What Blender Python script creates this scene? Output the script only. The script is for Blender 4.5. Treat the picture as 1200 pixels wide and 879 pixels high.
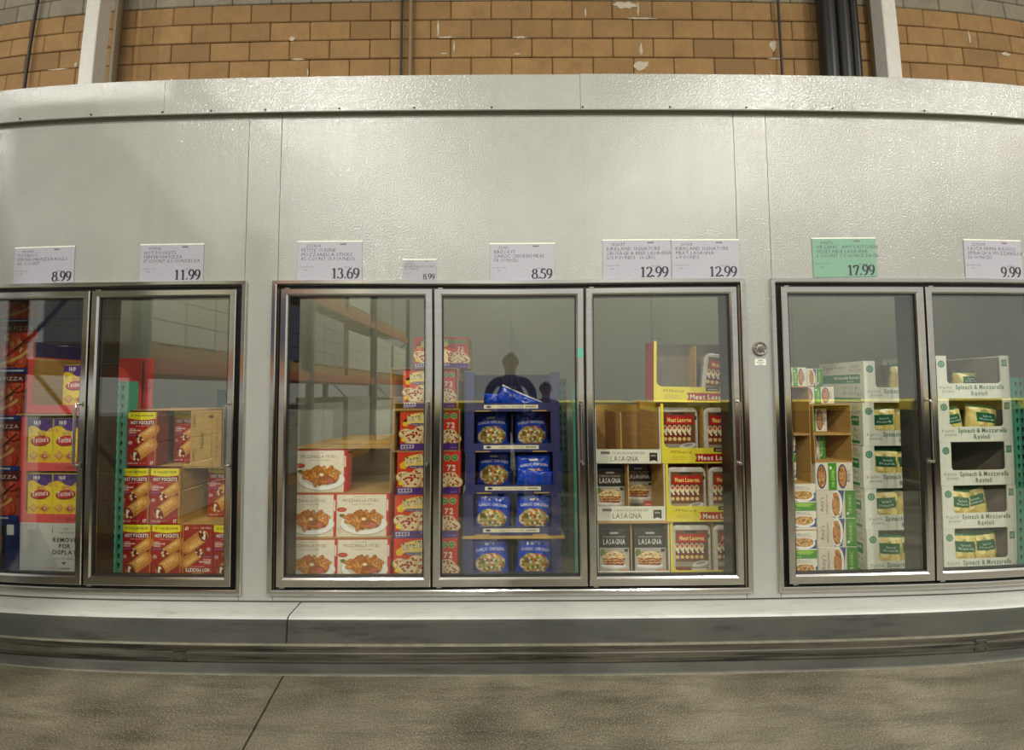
import bpy, bmesh, math, random
from mathutils import Vector, Matrix, noise
random.seed(7)
for o in list(bpy.data.objects): bpy.data.objects.remove(o)
SC = bpy.context.scene
COL = SC.collection
PI = math.pi

# ------------------------------------------------------------------ camera
CAM_POS = Vector((0.0, -1.88, 1.272))
cd = bpy.data.cameras.new('camera')
cam = bpy.data.objects.new('camera', cd); COL.objects.link(cam)
pitch, yaw, roll = 0.04007223, 0.00066759, 0.00500475
_cp, _sp, _cy, _sy, _cr, _sr = (math.cos(pitch), math.sin(pitch), math.cos(yaw), math.sin(yaw), math.cos(roll), math.sin(roll))
_R = (Matrix(((_cy, 0, _sy), (0, 1, 0), (-_sy, 0, _cy))) @ Matrix(((1, 0, 0), (0, _cp, -_sp), (0, _sp, _cp)))
      @ Matrix(((_cr, -_sr, 0), (_sr, _cr, 0), (0, 0, 1))))
def _b(v):
    v = _R @ Vector(v); return Vector((v.x, v.z, -v.y))
_r, _u, _k = _b((1, 0, 0)), _b((0, -1, 0)), -_b((0, 0, 1))
cam.matrix_world = Matrix(((_r.x, _u.x, _k.x, CAM_POS.x), (_r.y, _u.y, _k.y, CAM_POS.y), (_r.z, _u.z, _k.z, CAM_POS.z), (0, 0, 0, 1)))
# ultra-wide phone lens with its barrel distortion
cd.sensor_fit = 'HORIZONTAL'; cd.sensor_width = 36.0; cd.sensor_height = 36.0 * 879 / 1200
cd.lens = 13.2
cd.type = 'PANO'
cd.panorama_type = 'FISHEYE_LENS_POLYNOMIAL'
cd.fisheye_fov = 2.9
cd.fisheye_polynomial_k0 = 0.0
cd.fisheye_polynomial_k1 = -7.84403802e-02
cd.fisheye_polynomial_k2 = 1.02471739e-03
cd.fisheye_polynomial_k3 = 5.40070996e-05
cd.fisheye_polynomial_k4 = -1.72757638e-06
cd.clip_start = 0.02; cd.clip_end = 100
SC.camera = cam

# ------------------------------------------------------------------ world, lamps, exposure
W = bpy.data.worlds.new('warehouse_ambient'); SC.world = W; W.use_nodes = True
W.node_tree.nodes['Background'].inputs[0].default_value = (0.60, 0.595, 0.565, 1)
W.node_tree.nodes['Background'].inputs[1].default_value = 0.65
LAMP_POWER = 520.0
HIGH_BAYS = [(-9.9, -6.9), (-4.1, -6.9), (5.8, -6.9), (11.6, -6.9), (-7.0, -12.5), (-1.0, -12.5), (5.0, -12.5)]  # the far row is unseen, added for frontal light on the doors
FREEZER_FILL_POWER = 0.9
SC.view_settings.view_transform = 'Standard'
SC.view_settings.look = 'None'
SC.view_settings.gamma = 1.0
SC.view_settings.use_curve_mapping = False
SC.view_settings.exposure = 0.48

# ------------------------------------------------------------------ helpers
def lin(c):
    r = []
    for v in c[:3]:
        v = v / 255.0
        r.append(v / 12.92 if v <= 0.04045 else ((v + 0.055) / 1.055) ** 2.4)
    return (r[0], r[1], r[2], 1.0)

def tag(o, label=None, cat=None, group=None, kind=None):
    if label: o['label'] = label
    if cat: o['category'] = cat
    if group: o['group'] = group
    if kind: o['kind'] = kind
    return o

def link(name, data, parent=None, loc=(0, 0, 0), rot=(0, 0, 0)):
    o = bpy.data.objects.new(name, data); COL.objects.link(o)
    o.location = loc; o.rotation_euler = rot
    if parent is not None: o.parent = parent
    return o

def empty(name, loc=(0, 0, 0), rot=(0, 0, 0)):
    return link(name, None, None, loc, rot)

class MB:
    """collects polygons; each face keeps a material slot"""
    def __init__(s): s.v = []; s.f = []; s.m = []
    def add(s, vs, fs, m=0):
        n = len(s.v); s.v += [tuple(p) for p in vs]
        for f in fs: s.f.append(tuple(i + n for i in f)); s.m.append(m)
        return s
    def box(s, x0, x1, y0, y1, z0, z1, m=0):
        return s.add([(x0, y0, z0), (x1, y0, z0), (x1, y1, z0), (x0, y1, z0), (x0, y0, z1), (x1, y0, z1), (x1, y1, z1), (x0, y1, z1)],
                     [(0, 3, 2, 1), (4, 5, 6, 7), (0, 1, 5, 4), (1, 2, 6, 5), (2, 3, 7, 6), (3, 0, 4, 7)], m)
    def cbox(s, x0, x1, y0, y1, z0, z1, b=0.003, m=0):
        """box with chamfered edges"""
        bm = bmesh.new()
        bmesh.ops.create_cube(bm, size=1.0)
        for v in bm.verts:
            v.co = Vector((x0 if v.co.x < 0 else x1, y0 if v.co.y < 0 else y1, z0 if v.co.z < 0 else z1))
        bmesh.ops.bevel(bm, geom=bm.edges[:], offset=b, segments=1, affect='EDGES', profile=0.5)
        bm.verts.index_update()
        s.add([v.co[:] for v in bm.verts], [[v.index for v in f.verts] for f in bm.faces], m)
        bm.free(); return s
    def prism(s, pts, a, b, axis='y', m=0):
        """closed outline extruded from a to b along an axis; outline is in the other two coordinates"""
        n = len(pts)
        def mk(p, t):
            return {'y': (p[0], t, p[1]), 'x': (t, p[0], p[1]), 'z': (p[0], p[1], t)}[axis]
        vs = [mk(p, a) for p in pts] + [mk(p, b) for p in pts]
        fs = [tuple(range(n)), tuple(range(2 * n - 1, n - 1, -1))] + [(i, i + n, (i + 1) % n + n, (i + 1) % n) for i in range(n)]
        return s.add(vs, fs, m)
    def tube(s, pts, r, n=10, m=0, cap=True):
        pts = [Vector(p) for p in pts]; rings = []
        rr = r if isinstance(r, (list, tuple)) else [r] * len(pts)
        for i, p in enumerate(pts):
            t = (pts[min(i + 1, len(pts) - 1)] - pts[max(i - 1, 0)]).normalized()
            a = t.cross(Vector((0, 0, 1)) if abs(t.z) < 0.9 else Vector((1, 0, 0))).normalized(); b = t.cross(a)
            rings.append([p + (a * math.cos(2 * PI * k / n) + b * math.sin(2 * PI * k / n)) * rr[i] for k in range(n)])
        vs = [q for g in rings for q in g]; fs = []
        for i in range(len(pts) - 1):
            for k in range(n):
                fs.append((i * n + k, i * n + (k + 1) % n, (i + 1) * n + (k + 1) % n, (i + 1) * n + k))
        if cap: fs += [tuple(range(n - 1, -1, -1)), tuple((len(pts) - 1) * n + k for k in range(n))]
        return s.add(vs, fs, m)
    def lathe(s, prof, c, axis='y', n=32, m=0):
        """prof: (radius, height) pairs turned about an axis through c"""
        vs = []; fs = []
        for r, h in prof:
            for k in range(n):
                a = 2 * PI * k / n; u, w = r * math.cos(a), r * math.sin(a)
                vs.append({'y': (c[0] + u, c[1] + h, c[2] + w), 'z': (c[0] + u, c[1] + w, c[2] + h), 'x': (c[0] + h, c[1] + u, c[2] + w)}[axis])
        for i in range(len(prof) - 1):
            for k in range(n):
                fs.append((i * n + k, i * n + (k + 1) % n, (i + 1) * n + (k + 1) % n, (i + 1) * n + k))
        return s.add(vs, fs, m)
    def mesh(s, name, mats, smooth=False):
        me = bpy.data.meshes.new(name); me.from_pydata(s.v, [], s.f)
        for mt in (mats if isinstance(mats, (list, tuple)) else [mats]): me.materials.append(mt)
        if any(s.m): me.polygons.foreach_set('material_index', s.m)
        bm = bmesh.new(); bm.from_mesh(me); bmesh.ops.recalc_face_normals(bm, faces=bm.faces[:]); bm.to_mesh(me); bm.free()
        if smooth:
            me.polygons.foreach_set('use_smooth', [True] * len(me.polygons))
            me.set_sharp_from_angle(angle=math.radians(38))
        me.update(); return me
    def build(s, name, mats, parent=None, loc=(0, 0, 0), rot=(0, 0, 0), smooth=False):
        return link(name, s.mesh(name, mats, smooth), parent, loc, rot)

# ------------------------------------------------------------------ materials
class N:
    def __init__(s, name):
        s.mat = bpy.data.materials.new(name); s.mat.use_nodes = True; s.t = s.mat.node_tree; s.b = s.t.nodes['Principled BSDF']
        s.out = s.t.nodes['Material Output']
    def n(s, kind, **kw):
        nd = s.t.nodes.new(kind)
        for k, v in kw.items():
            if k in nd.inputs: nd.inputs[k].default_value = v
            else: setattr(nd, k, v)
        return nd
    def l(s, a, b): s.t.links.new(a, b)
    def set(s, **kw):
        for k, v in kw.items(): s.b.inputs[k.replace('_', ' ')].default_value = v
        return s
    def pos(s, scale=(1, 1, 1)):
        g = s.n('ShaderNodeNewGeometry'); mp = s.n('ShaderNodeMapping'); mp.inputs['Scale'].default_value = scale
        s.l(g.outputs['Position'], mp.inputs['Vector']); return mp.outputs['Vector']
    def objpos(s, scale=(1, 1, 1)):
        g = s.n('ShaderNodeTexCoord'); mp = s.n('ShaderNodeMapping'); mp.inputs['Scale'].default_value = scale
        s.l(g.outputs['Object'], mp.inputs['Vector']); return mp.outputs['Vector']
    def noise(s, vec, scale, detail=3, rough=0.55):
        nd = s.n('ShaderNodeTexNoise'); nd.inputs['Scale'].default_value = scale; nd.inputs['Detail'].default_value = detail
        nd.inputs['Roughness'].default_value = rough; s.l(vec, nd.inputs['Vector']); return nd.outputs['Fac']
    def ramp(s, fac, stops, interp='LINEAR'):
        nd = s.n('ShaderNodeValToRGB'); cr = nd.color_ramp; cr.interpolation = interp
        while len(cr.elements) < len(stops): cr.elements.new(0.5)
        for e, (p, c) in zip(cr.elements, stops): e.position = p; e.color = c
        s.l(fac, nd.inputs['Fac']); return nd.outputs['Color']
    def mix(s, fac, a, b, mode='MIX'):
        nd = s.n('ShaderNodeMix', data_type='RGBA', blend_type=mode)
        for sock, v in ((0, fac), (6, a), (7, b)):
            if hasattr(v, 'links'): s.l(v, nd.inputs[sock])
            else: nd.inputs[sock].default_value = v
        return nd.outputs[2]
    def bump(s, h, strength, dist):
        nd = s.n('ShaderNodeBump'); nd.inputs['Strength'].default_value = strength; nd.inputs['Distance'].default_value = dist
        s.l(h, nd.inputs['Height']); s.l(nd.outputs['Normal'], s.b.inputs['Normal'])
    def color(s, sock): s.l(sock, s.b.inputs['Base Color'])

G = lambda v: (v, v, v, 1)
def plain(name, c, rough=0.5, metal=0.0, spec=0.5, var=0.06, vscale=30, bump=0.0):
    """one paint or plastic with faint procedural mottling"""
    m = N(name); m.set(Roughness=rough, Metallic=metal)
    m.b.inputs['Specular IOR Level'].default_value = spec
    c = lin(c); v = m.objpos(); f = m.noise(v, vscale)
    m.color(m.ramp(f, [(0.3, tuple(x * (1 - var) for x in c[:3]) + (1,)), (0.7, tuple(min(1, x * (1 + var)) for x in c[:3]) + (1,))]))
    if bump: m.bump(f, bump, 0.002)
    return m.mat

def m_panel():
    m = N('embossed_white_panel'); m.set(Roughness=0.17)
    p = m.pos(); big = m.noise(p, 1.1, 4); st = m.noise(m.pos((9, 9, 0.7)), 1.0, 4)
    c = m.ramp(big, [(0.32, lin((147, 148, 141))), (0.7, lin((161, 162, 155)))])
    c = m.mix(m.ramp(st, [(0.55, G(0)), (0.85, G(0.35))]), c, lin((142, 140, 129)))
    m.color(c)
    n1 = m.noise(p, 120, 2, 0.65); m.bump(n1, 1.0, 0.0022); return m.mat
def m_stainless():
    m = N('polished_stainless'); m.set(Metallic=1.0, Roughness=0.16)
    f = m.noise(m.pos((3, 3, 60)), 1.0, 3)
    m.color(m.ramp(f, [(0.3, lin((206, 204, 197))), (0.7, lin((216, 214, 207)))])); return m.mat
def m_glass():
    m = N('freezer_door_glass'); t = m.t
    tr = m.n('ShaderNodeBsdfTransparent'); tr.inputs[0].default_value = (0.985, 0.992, 0.975, 1)
    gl = m.n('ShaderNodeBsdfGlossy'); gl.inputs['Roughness'].default_value = 0.0; gl.inputs['Color'].default_value = (0.95, 0.97, 0.9, 1)
    lw = m.n('ShaderNodeLayerWeight'); lw.inputs['Blend'].default_value = 0.5
    pw = m.n('ShaderNodeMath', operation='POWER'); m.l(lw.outputs['Facing'], pw.inputs[0]); pw.inputs[1].default_value = 4.0
    ma = m.n('ShaderNodeMath', operation='MULTIPLY_ADD'); m.l(pw.outputs[0], ma.inputs[0]); ma.inputs[1].default_value = 0.6; ma.inputs[2].default_value = 0.105
    mx = m.n('ShaderNodeMixShader'); m.l(ma.outputs[0], mx.inputs[0]); m.l(tr.outputs[0], mx.inputs[1]); m.l(gl.outputs[0], mx.inputs[2])
    m.l(mx.outputs[0], m.out.inputs['Surface']); return m.mat
def m_block(name, ca, cb):
    m = N(name); m.set(Roughness=0.9)
    oi = m.n('ShaderNodeObjectInfo'); p = m.pos()
    c = m.ramp(oi.outputs['Random'], [(0.0, lin(ca)), (0.5, tuple(min(1, x * 1.12) for x in lin(ca)[:3]) + (1,)), (1.0, lin(cb))])
    f = m.noise(p, 4.5, 6, 0.7); g = m.noise(p, 55, 4, 0.7)
    c = m.mix(m.ramp(f, [(0.42, G(0)), (0.72, G(0.7))]), c, tuple(x * 0.62 for x in lin(ca)[:3]) + (1,))
    c = m.mix(m.ramp(g, [(0.35, G(0.35)), (0.6, G(0))]), c, tuple(x * 0.6 for x in lin(ca)[:3]) + (1,))
    m.color(c); m.bump(g, 0.6, 0.006); return m.mat
def m_floor():
    m = N('sealed_concrete'); p = m.pos()
    a = m.noise(m.pos((1, 1.6, 1)), 1.7, 6, 0.6); b = m.noise(m.pos((0.9, 7, 1)), 2.2, 6, 0.65); s = m.noise(p, 170, 2)
    c = m.ramp(a, [(0.3, lin((78, 73, 58))), (0.52, lin((112, 107, 87))), (0.72, lin((142, 136, 112)))])
    c = m.mix(m.ramp(b, [(0.46, G(0)), (0.68, G(0.65))]), c, lin((62, 58, 47)))
    c = m.mix(m.ramp(s, [(0.32, G(0.8)), (0.47, G(0))]), c, lin((54, 50, 42)))
    c = m.mix(m.ramp(s, [(0.57, G(0)), (0.68, G(0.7))]), c, lin((150, 146, 126)))
    m.color(c); m.l(m.ramp(a, [(0.3, G(0.32)), (0.7, G(0.55))]), m.b.inputs['Roughness']); m.bump(s, 0.25, 0.002); return m.mat
def m_curb(name, ca, cb, cd_, stretch, dirt, rough=0.5, cut=(0.5, 0.72)):
    m = N(name); m.set(Roughness=rough)
    a = m.noise(m.pos((1.2, 4, 4)), 2.0, 5); d = m.noise(m.pos(stretch), 1.0, 6, 0.7); s = m.noise(m.pos((1, 1, 1)), 60, 3)
    c = m.ramp(a, [(0.3, lin(ca)), (0.7, lin(cb))])
    c = m.mix(m.ramp(d, [(cut[0], G(0)), (cut[1], G(dirt))]), c, lin(cd_))
    m.color(c); m.bump(s, 0.2, 0.002); return m.mat
def m_print(name, rough, coat=0.0):
    m = N(name); m.set(Roughness=rough); m.b.inputs['Coat Weight'].default_value = coat; m.b.inputs['Coat Roughness'].default_value = 0.12
    at = m.n('ShaderNodeAttribute', attribute_name='ink'); f = m.noise(m.objpos(), 90, 2)
    m.color(m.mix(m.ramp(f, [(0.35, G(0.12)), (0.6, G(0))]), at.outputs['Color'], G(0.35), 'MULTIPLY')); return m.mat
def m_kraft():
    m = N('kraft_cardboard'); m.set(Roughness=0.75)
    f = m.noise(m.objpos((4, 4, 40)), 2.0, 4); g = m.noise(m.objpos(), 8, 3)
    c = m.ramp(f, [(0.3, lin((166, 130, 70))), (0.7, lin((190, 152, 86)))])
    m.color(m.mix(m.ramp(g, [(0.5, G(0)), (0.8, G(0.3))]), c, lin((146, 110, 66)))); return m.mat
def m_cells(name, scale, stops, rough=0.25, bump=0.4, stretch=(1, 1, 1)):
    m = N(name); m.set(Roughness=rough); v = m.n('ShaderNodeTexVoronoi'); v.inputs['Scale'].default_value = scale
    m.l(m.objpos(stretch), v.inputs['Vector'])
    sep = m.n('ShaderNodeSeparateColor'); m.l(v.outputs['Color'], sep.inputs[0])
    m.color(m.ramp(sep.outputs[0], stops, 'CONSTANT'))
    if bump: m.bump(v.outputs['Distance'], bump, 0.004)
    return m.mat
def m_film(name, c, rough=0.16, alpha=1.0):
    m = N(name); m.set(Roughness=rough, Alpha=alpha); p = m.objpos()
    f = m.noise(p, 26, 4, 0.6); cc = lin(c)
    m.color(m.ramp(f, [(0.3, tuple(x * 0.75 for x in cc[:3]) + (1,)), (0.7, tuple(min(1, x * 1.15) for x in cc[:3]) + (1,))]))
    m.bump(f, 0.5, 0.006); return m.mat
def m_emit(name, c, s):
    m = N(name); m.b.inputs['Emission Color'].default_value = c; m.b.inputs['Emission Strength'].default_value = s
    m.set(Base_Color=(0.9, 0.9, 0.85, 1)); return m.mat

M = dict(
    panel=m_panel(), steel=m_stainless(), glass=m_glass(),
    gasket=plain('black_rubber_gasket', (17, 16, 15), 0.45), dark=plain('dark_bronze_frame', (42, 40, 35), 0.4),
    block=m_block('tan_concrete_block', (146, 113, 71), (128, 98, 60)), greyblock=m_block('grey_concrete_block', (132, 124, 106), (118, 111, 96)),
    mortar=plain('grey_mortar', (124, 97, 62), 0.95, var=0.15, bump=0.3), eff=plain('white_efflorescence', (176, 166, 148), 0.95, var=0.1, vscale=60),
    floor=m_floor(), joint=plain('dark_joint_filler', (52, 46, 38), 0.9),
    sill=m_curb('white_painted_curb_top', (166, 166, 160), (180, 180, 174), (112, 112, 104), (7, 40, 5), 0.6, 0.4, (0.55, 0.78)),
    curb=m_curb('grey_painted_curb_face', (68, 69, 63), (80, 80, 73), (40, 38, 33), (2.2, 16, 18), 0.8, 0.5, (0.52, 0.7)),
    bumper=m_curb('scuffed_bumper_rail', (62, 59, 49), (82, 79, 67), (26, 24, 20), (1.6, 40, 44), 1.0, 0.4, (0.44, 0.62)),
    base=m_curb('curb_base_strip', (62, 62, 56), (80, 80, 72), (34, 32, 27), (2, 30, 30), 0.7, 0.5),
    edge=plain('bright_edge', (126, 122, 106), 0.5, var=0.2, vscale=20),
    column=plain('white_painted_steel', (190, 188, 180), 0.4), pipe=plain('black_steel_pipe', (26, 25, 24), 0.35, var=0.2),
    conduit=plain('grey_conduit', (120, 104, 78), 0.5), wire=plain('dark_cable', (40, 32, 24), 0.6),
    inner=plain('freezer_inner_wall', (200, 203, 186), 0.45, var=0.05, vscale=3), innerfloor=plain('freezer_floor', (90, 86, 76), 0.5, var=0.15, vscale=6),
    ink=m_print('carton_print', 0.38, 0.35), paper=m_print('paper_print', 0.55), kraft=m_kraft(),
    rednavy=plain('dark_red_board', (120, 22, 22), 0.45), red=plain('bright_red_board', (218, 78, 76), 0.5), navy=plain('navy_blue_board', (40, 44, 94), 0.5),
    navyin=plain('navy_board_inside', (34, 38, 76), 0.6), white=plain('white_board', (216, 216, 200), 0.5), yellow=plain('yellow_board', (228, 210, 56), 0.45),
    yellowside=plain('red_lasagna_board', (176, 30, 26), 0.5), greyin=plain('grey_board_inside', (122, 112, 96), 0.65),
    pizzaside=plain('pizza_box_blue', (44, 52, 108), 0.4), green=plain('green_rack_paint', (84, 166, 138), 0.4), greendark=plain('dark_and_shaded_rack_green', (36, 74, 62), 0.45),
    orange=plain('orange_beam_paint', (184, 96, 50), 0.45), chrome=plain('chrome', (210, 208, 204), 0.08, 1.0, var=0.02),
    veg=m_cells('mixed_vegetables', 75, [(0.0, lin((176, 138, 82))), (0.18, lin((92, 112, 42))), (0.34, lin((206, 182, 128))), (0.5, lin((122, 78, 38))), (0.64, lin((216, 204, 168))), (0.78, lin((160, 150, 58))), (0.9, lin((186, 92, 38)))]),
    pasta=m_cells('frozen_ravioli', 26, [(0.0, lin((214, 194, 116))), (0.35, lin((230, 214, 150))), (0.6, lin((196, 172, 90))), (0.85, lin((156, 156, 84)))]),
    bluefilm=m_film('blue_bag_film', (22, 66, 178)), greenfilm=m_film('green_bag_film', (26, 92, 58)), clearfilm=m_film('silver_tray_film', (206, 200, 186), 0.1),
    wrap=m_film('stretch_wrapped_goods', (176, 176, 170), 0.2), lampwhite=plain('lamp_housing', (190, 190, 186), 0.4),
    emit=m_emit('high_bay_lens', (1.0, 0.93, 0.78, 1), 60), tube=m_emit('fill_lamp_diffuser', (1.0, 0.95, 0.82, 1), 6),
    ceiling=plain('warehouse_roof_deck', (188, 184, 172), 0.8), jacket=plain('black_jacket_cloth', (30, 29, 31), 0.85, bump=0.2), skin=plain('skin', (186, 138, 112), 0.5),
    hair=plain('brown_hair', (52, 34, 24), 0.6, bump=0.4), phone=plain('black_phone', (16, 16, 18), 0.2), trousers=plain('dark_trousers', (38, 40, 52), 0.85),
    maroon=plain('maroon_cloth', (92, 40, 34), 0.85), shoe=plain('dark_shoe', (24, 22, 20), 0.6),
)
# ------------------------------------------------------------------ lettering and flat print
GLY = {}
def make_glyphs():
    chars = "ABCDEFGHIJKLMNOPQRSTUVWXYZabcdefghijklmnopqrstuvwxyz0123456789&./()'-"
    tmp = []
    for bold in (0, 1):
        for ch in chars:
            c = bpy.data.curves.new('g', 'FONT'); c.body = ch; c.size = 1.0; c.resolution_u = 1 if bold == 0 else 2; c.offset = 0.03 * bold
            o = bpy.data.objects.new('g', c); COL.objects.link(o); tmp.append((ch, bold, o))
    bpy.context.view_layer.update(); dg = bpy.context.evaluated_depsgraph_get(); cap = 0.7
    for ch, bold, o in tmp:
        e = o.evaluated_get(dg); me = e.to_mesh(); me.calc_loop_triangles()
        vs = [(v.co.x / cap, v.co.y / cap) for v in me.vertices]; ts = [tuple(t.vertices) for t in me.loop_triangles]
        x0 = min(v[0] for v in vs); x1 = max(v[0] for v in vs)
        GLY[(ch, bold)] = ([(v[0] - x0, v[1]) for v in vs], ts, x1 - x0); e.to_mesh_clear()
    for ch, bold, o in tmp:
        c = o.data; bpy.data.objects.remove(o); bpy.data.curves.remove(c)
make_glyphs()

STEP = 4e-5
class Art:
    """flat coloured print laid in thin layers on the plane y=0 that faces -y; x right, z up"""
    def __init__(s): s.v = []; s.f = []; s.c = []; s.k = 1
    def polys(s, vs, fs, c, up=True):
        n = len(s.v); s.v += [(x, s.k, z) for x, z in vs]
        for f in fs: s.f.append(tuple(i + n for i in f)); s.c.append(c)
        if up: s.k += 1
    def poly(s, pts, c): s.polys(pts, [tuple(range(len(pts)))], c)
    def rect(s, x0, z0, x1, z1, c): s.poly([(x0, z0), (x1, z0), (x1, z1), (x0, z1)], c)
    def ell(s, cx, cz, rx, rz, c, n=20, rot=0.0, a0=0.0, a1=2 * PI, up=True):
        full = a1 - a0 > 6.28; ca, sa = math.cos(rot), math.sin(rot); p = []
        for i in range(n if full else n + 1):
            a = a0 + (a1 - a0) * i / n; x, z = rx * math.cos(a), rz * math.sin(a)
            p.append((cx + x * ca - z * sa, cz + x * sa + z * ca))
        s.polys(p, [tuple(range(len(p)))], c, up)
    def cap(s, x0, z0, x1, z1, r, c):
        a = math.atan2(z1 - z0, x1 - x0); p = []
        for i in range(7): t = a + PI / 2 + PI * i / 6; p.append((x0 + r * math.cos(t), z0 + r * math.sin(t)))
        for i in range(7): t = a - PI / 2 + PI * i / 6; p.append((x1 + r * math.cos(t), z1 + r * math.sin(t)))
        s.poly(p, c)
    def ring(s, cx, cz, rx, rz, w, c, n=24):
        s.stroke([(cx + rx * math.cos(2 * PI * i / n), cz + rz * math.sin(2 * PI * i / n)) for i in range(n + 1)], w, w, c)
    def stroke(s, pts, thick, thin, c):
        """pen whose width follows its direction: thick on upright strokes, thin on level ones"""
        L = []; R = []
        for i, p in enumerate(pts):
            a = pts[max(i - 1, 0)]; b = pts[min(i + 1, len(pts) - 1)]
            dx, dz = b[0] - a[0], b[1] - a[1]; d = math.hypot(dx, dz) or 1; w = (thin + (thick - thin) * abs(dz / d)) / 2
            L.append((p[0] - dz / d * w, p[1] + dx / d * w)); R.append((p[0] + dz / d * w, p[1] - dx / d * w))
        n = len(pts); s.polys(L + R, [(i, i + 1, n + i + 1, n + i) for i in range(n - 1)], c)
    def text(s, t, x, z, h, c, al='l', sx=1.0, rot=0.0, bold=0, arc=0.0, gap=0.16, width=None):
        w = 0; lay = []
        for ch in t:
            if (ch, bold) not in GLY: w += 0.42; continue
            g = GLY[(ch, bold)]; lay.append((w, g)); w += g[2] + gap
        w = max(w - gap, 0.01)
        if width: sx = width / (w * h)
        off = {'l': 0, 'c': -w / 2, 'r': -w}[al]; ca, sa = math.cos(rot), math.sin(rot)
        for x0, g in lay:
            vs = []
            for gx, gz in g[0]:
                u = (x0 + gx + off) * h * sx; q = gz * h - arc * u * u
                vs.append((x + u * ca - q * sa, z + u * sa + q * ca))
            s.polys(vs, g[1], c, False)
        s.k += 1; return w * h * sx
    def mesh(s, name, mat, surf=None):
        me = bpy.data.meshes.new(name)
        me.from_pydata([(x, -(k * STEP + 2e-4) + (surf(x, z) if surf else 0.0), z) for x, k, z in s.v], [], s.f)
        me.materials.append(mat); at = me.color_attributes.new('ink', 'FLOAT_COLOR', 'CORNER'); buf = []
        for p, c in zip(me.polygons, s.c):
            if p.normal.y > 0: p.flip()
            buf += list(lin(c)) * p.loop_total
        at.data.foreach_set('color', buf); me.update(); return me
    def build(s, name, parent, mat=None, loc=(0, 0, 0), rot=(0, 0, 0), surf=None):
        o = link(name, s.mesh(name, mat or M['ink'], surf), parent, loc, rot)
        if name in ('lip_print', 'print', 'front_print', 'keyholes'): o['kind'] = 'stuff'      # loose letters and dots too small to pick apart
        return o

def arc(cx, cz, rx, rz, a0, a1, n=12):
    return [(cx + rx * math.cos(math.radians(a0 + (a1 - a0) * i / n)), cz + rz * math.sin(math.radians(a0 + (a1 - a0) * i / n))) for i in range(n + 1)]
DIG = {'1': [[(0.13, 0.84), (0.3, 0.97)], [(0.3, 1.0), (0.3, 0.0)], [(0.12, 0.02), (0.48, 0.02)]],
       '2': [arc(0.26, 0.72, 0.2, 0.26, 165, -30) + [(0.36, 0.42), (0.07, 0.08)], [(0.04, 0.06), (0.5, 0.06)], [(0.5, 0.06), (0.53, 0.2)]],
       '3': [arc(0.24, 0.76, 0.17, 0.22, 160, -80), arc(0.22, 0.28, 0.23, 0.26, 85, -160)],
       '5': [[(0.1, 0.95), (0.5, 0.95)], [(0.14, 0.95), (0.09, 0.58)], arc(0.2, 0.31, 0.27, 0.29, 110, -150)],
       '6': [arc(0.44, 0.32, 0.36, 0.66, 88, 180, 10) + arc(0.29, 0.31, 0.21, 0.3, 180, 360, 12), arc(0.29, 0.31, 0.21, 0.3, 0, 180, 10)],
       '7': [[(0.06, 0.93), (0.5, 0.93)], [(0.08, 0.95), (0.05, 0.72)], [(0.48, 0.92), (0.2, 0.0)]],
       '8': [arc(0.28, 0.76, 0.17, 0.22, 0, 360, 18), arc(0.28, 0.27, 0.22, 0.26, 0, 360, 18)],
       '9': [arc(0.27, 0.69, 0.21, 0.3, 0, 360, 18), arc(0.12, 0.68, 0.36, 0.66, 0, -88, 10)], '.': [arc(0.1, 0.08, 0.045, 0.045, 0, 360, 10)]}
PW = 1.12
def price(a, t, xr, z, h, c):
    w = sum(0.24 if ch == '.' else 0.56 for ch in t) * h * PW; x = xr - w
    for ch in t:
        for i, st in enumerate(DIG[ch]):
            p = [(x + u * h * PW, z + v * h) for u, v in st]
            if ch == '.': a.ell(x + 0.1 * h * PW, z + 0.08 * h, 0.085 * h, 0.085 * h, c, 12)
            else:
                flat = abs(st[0][1] - st[-1][1]) < 0.01 and len(st) == 2
                a.stroke(p, 0.19 * h, (0.13 if flat and ch in '257' else 0.055) * h, c)
        x += (0.24 if ch == '.' else 0.56) * h * PW

RED, YEL, WHI, BLK = (176, 26, 26), (236, 206, 40), (244, 242, 232), (24, 22, 22)
def jit(c, k=14): return tuple(max(0, min(255, v + random.randint(-k, k))) for v in c)

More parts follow.
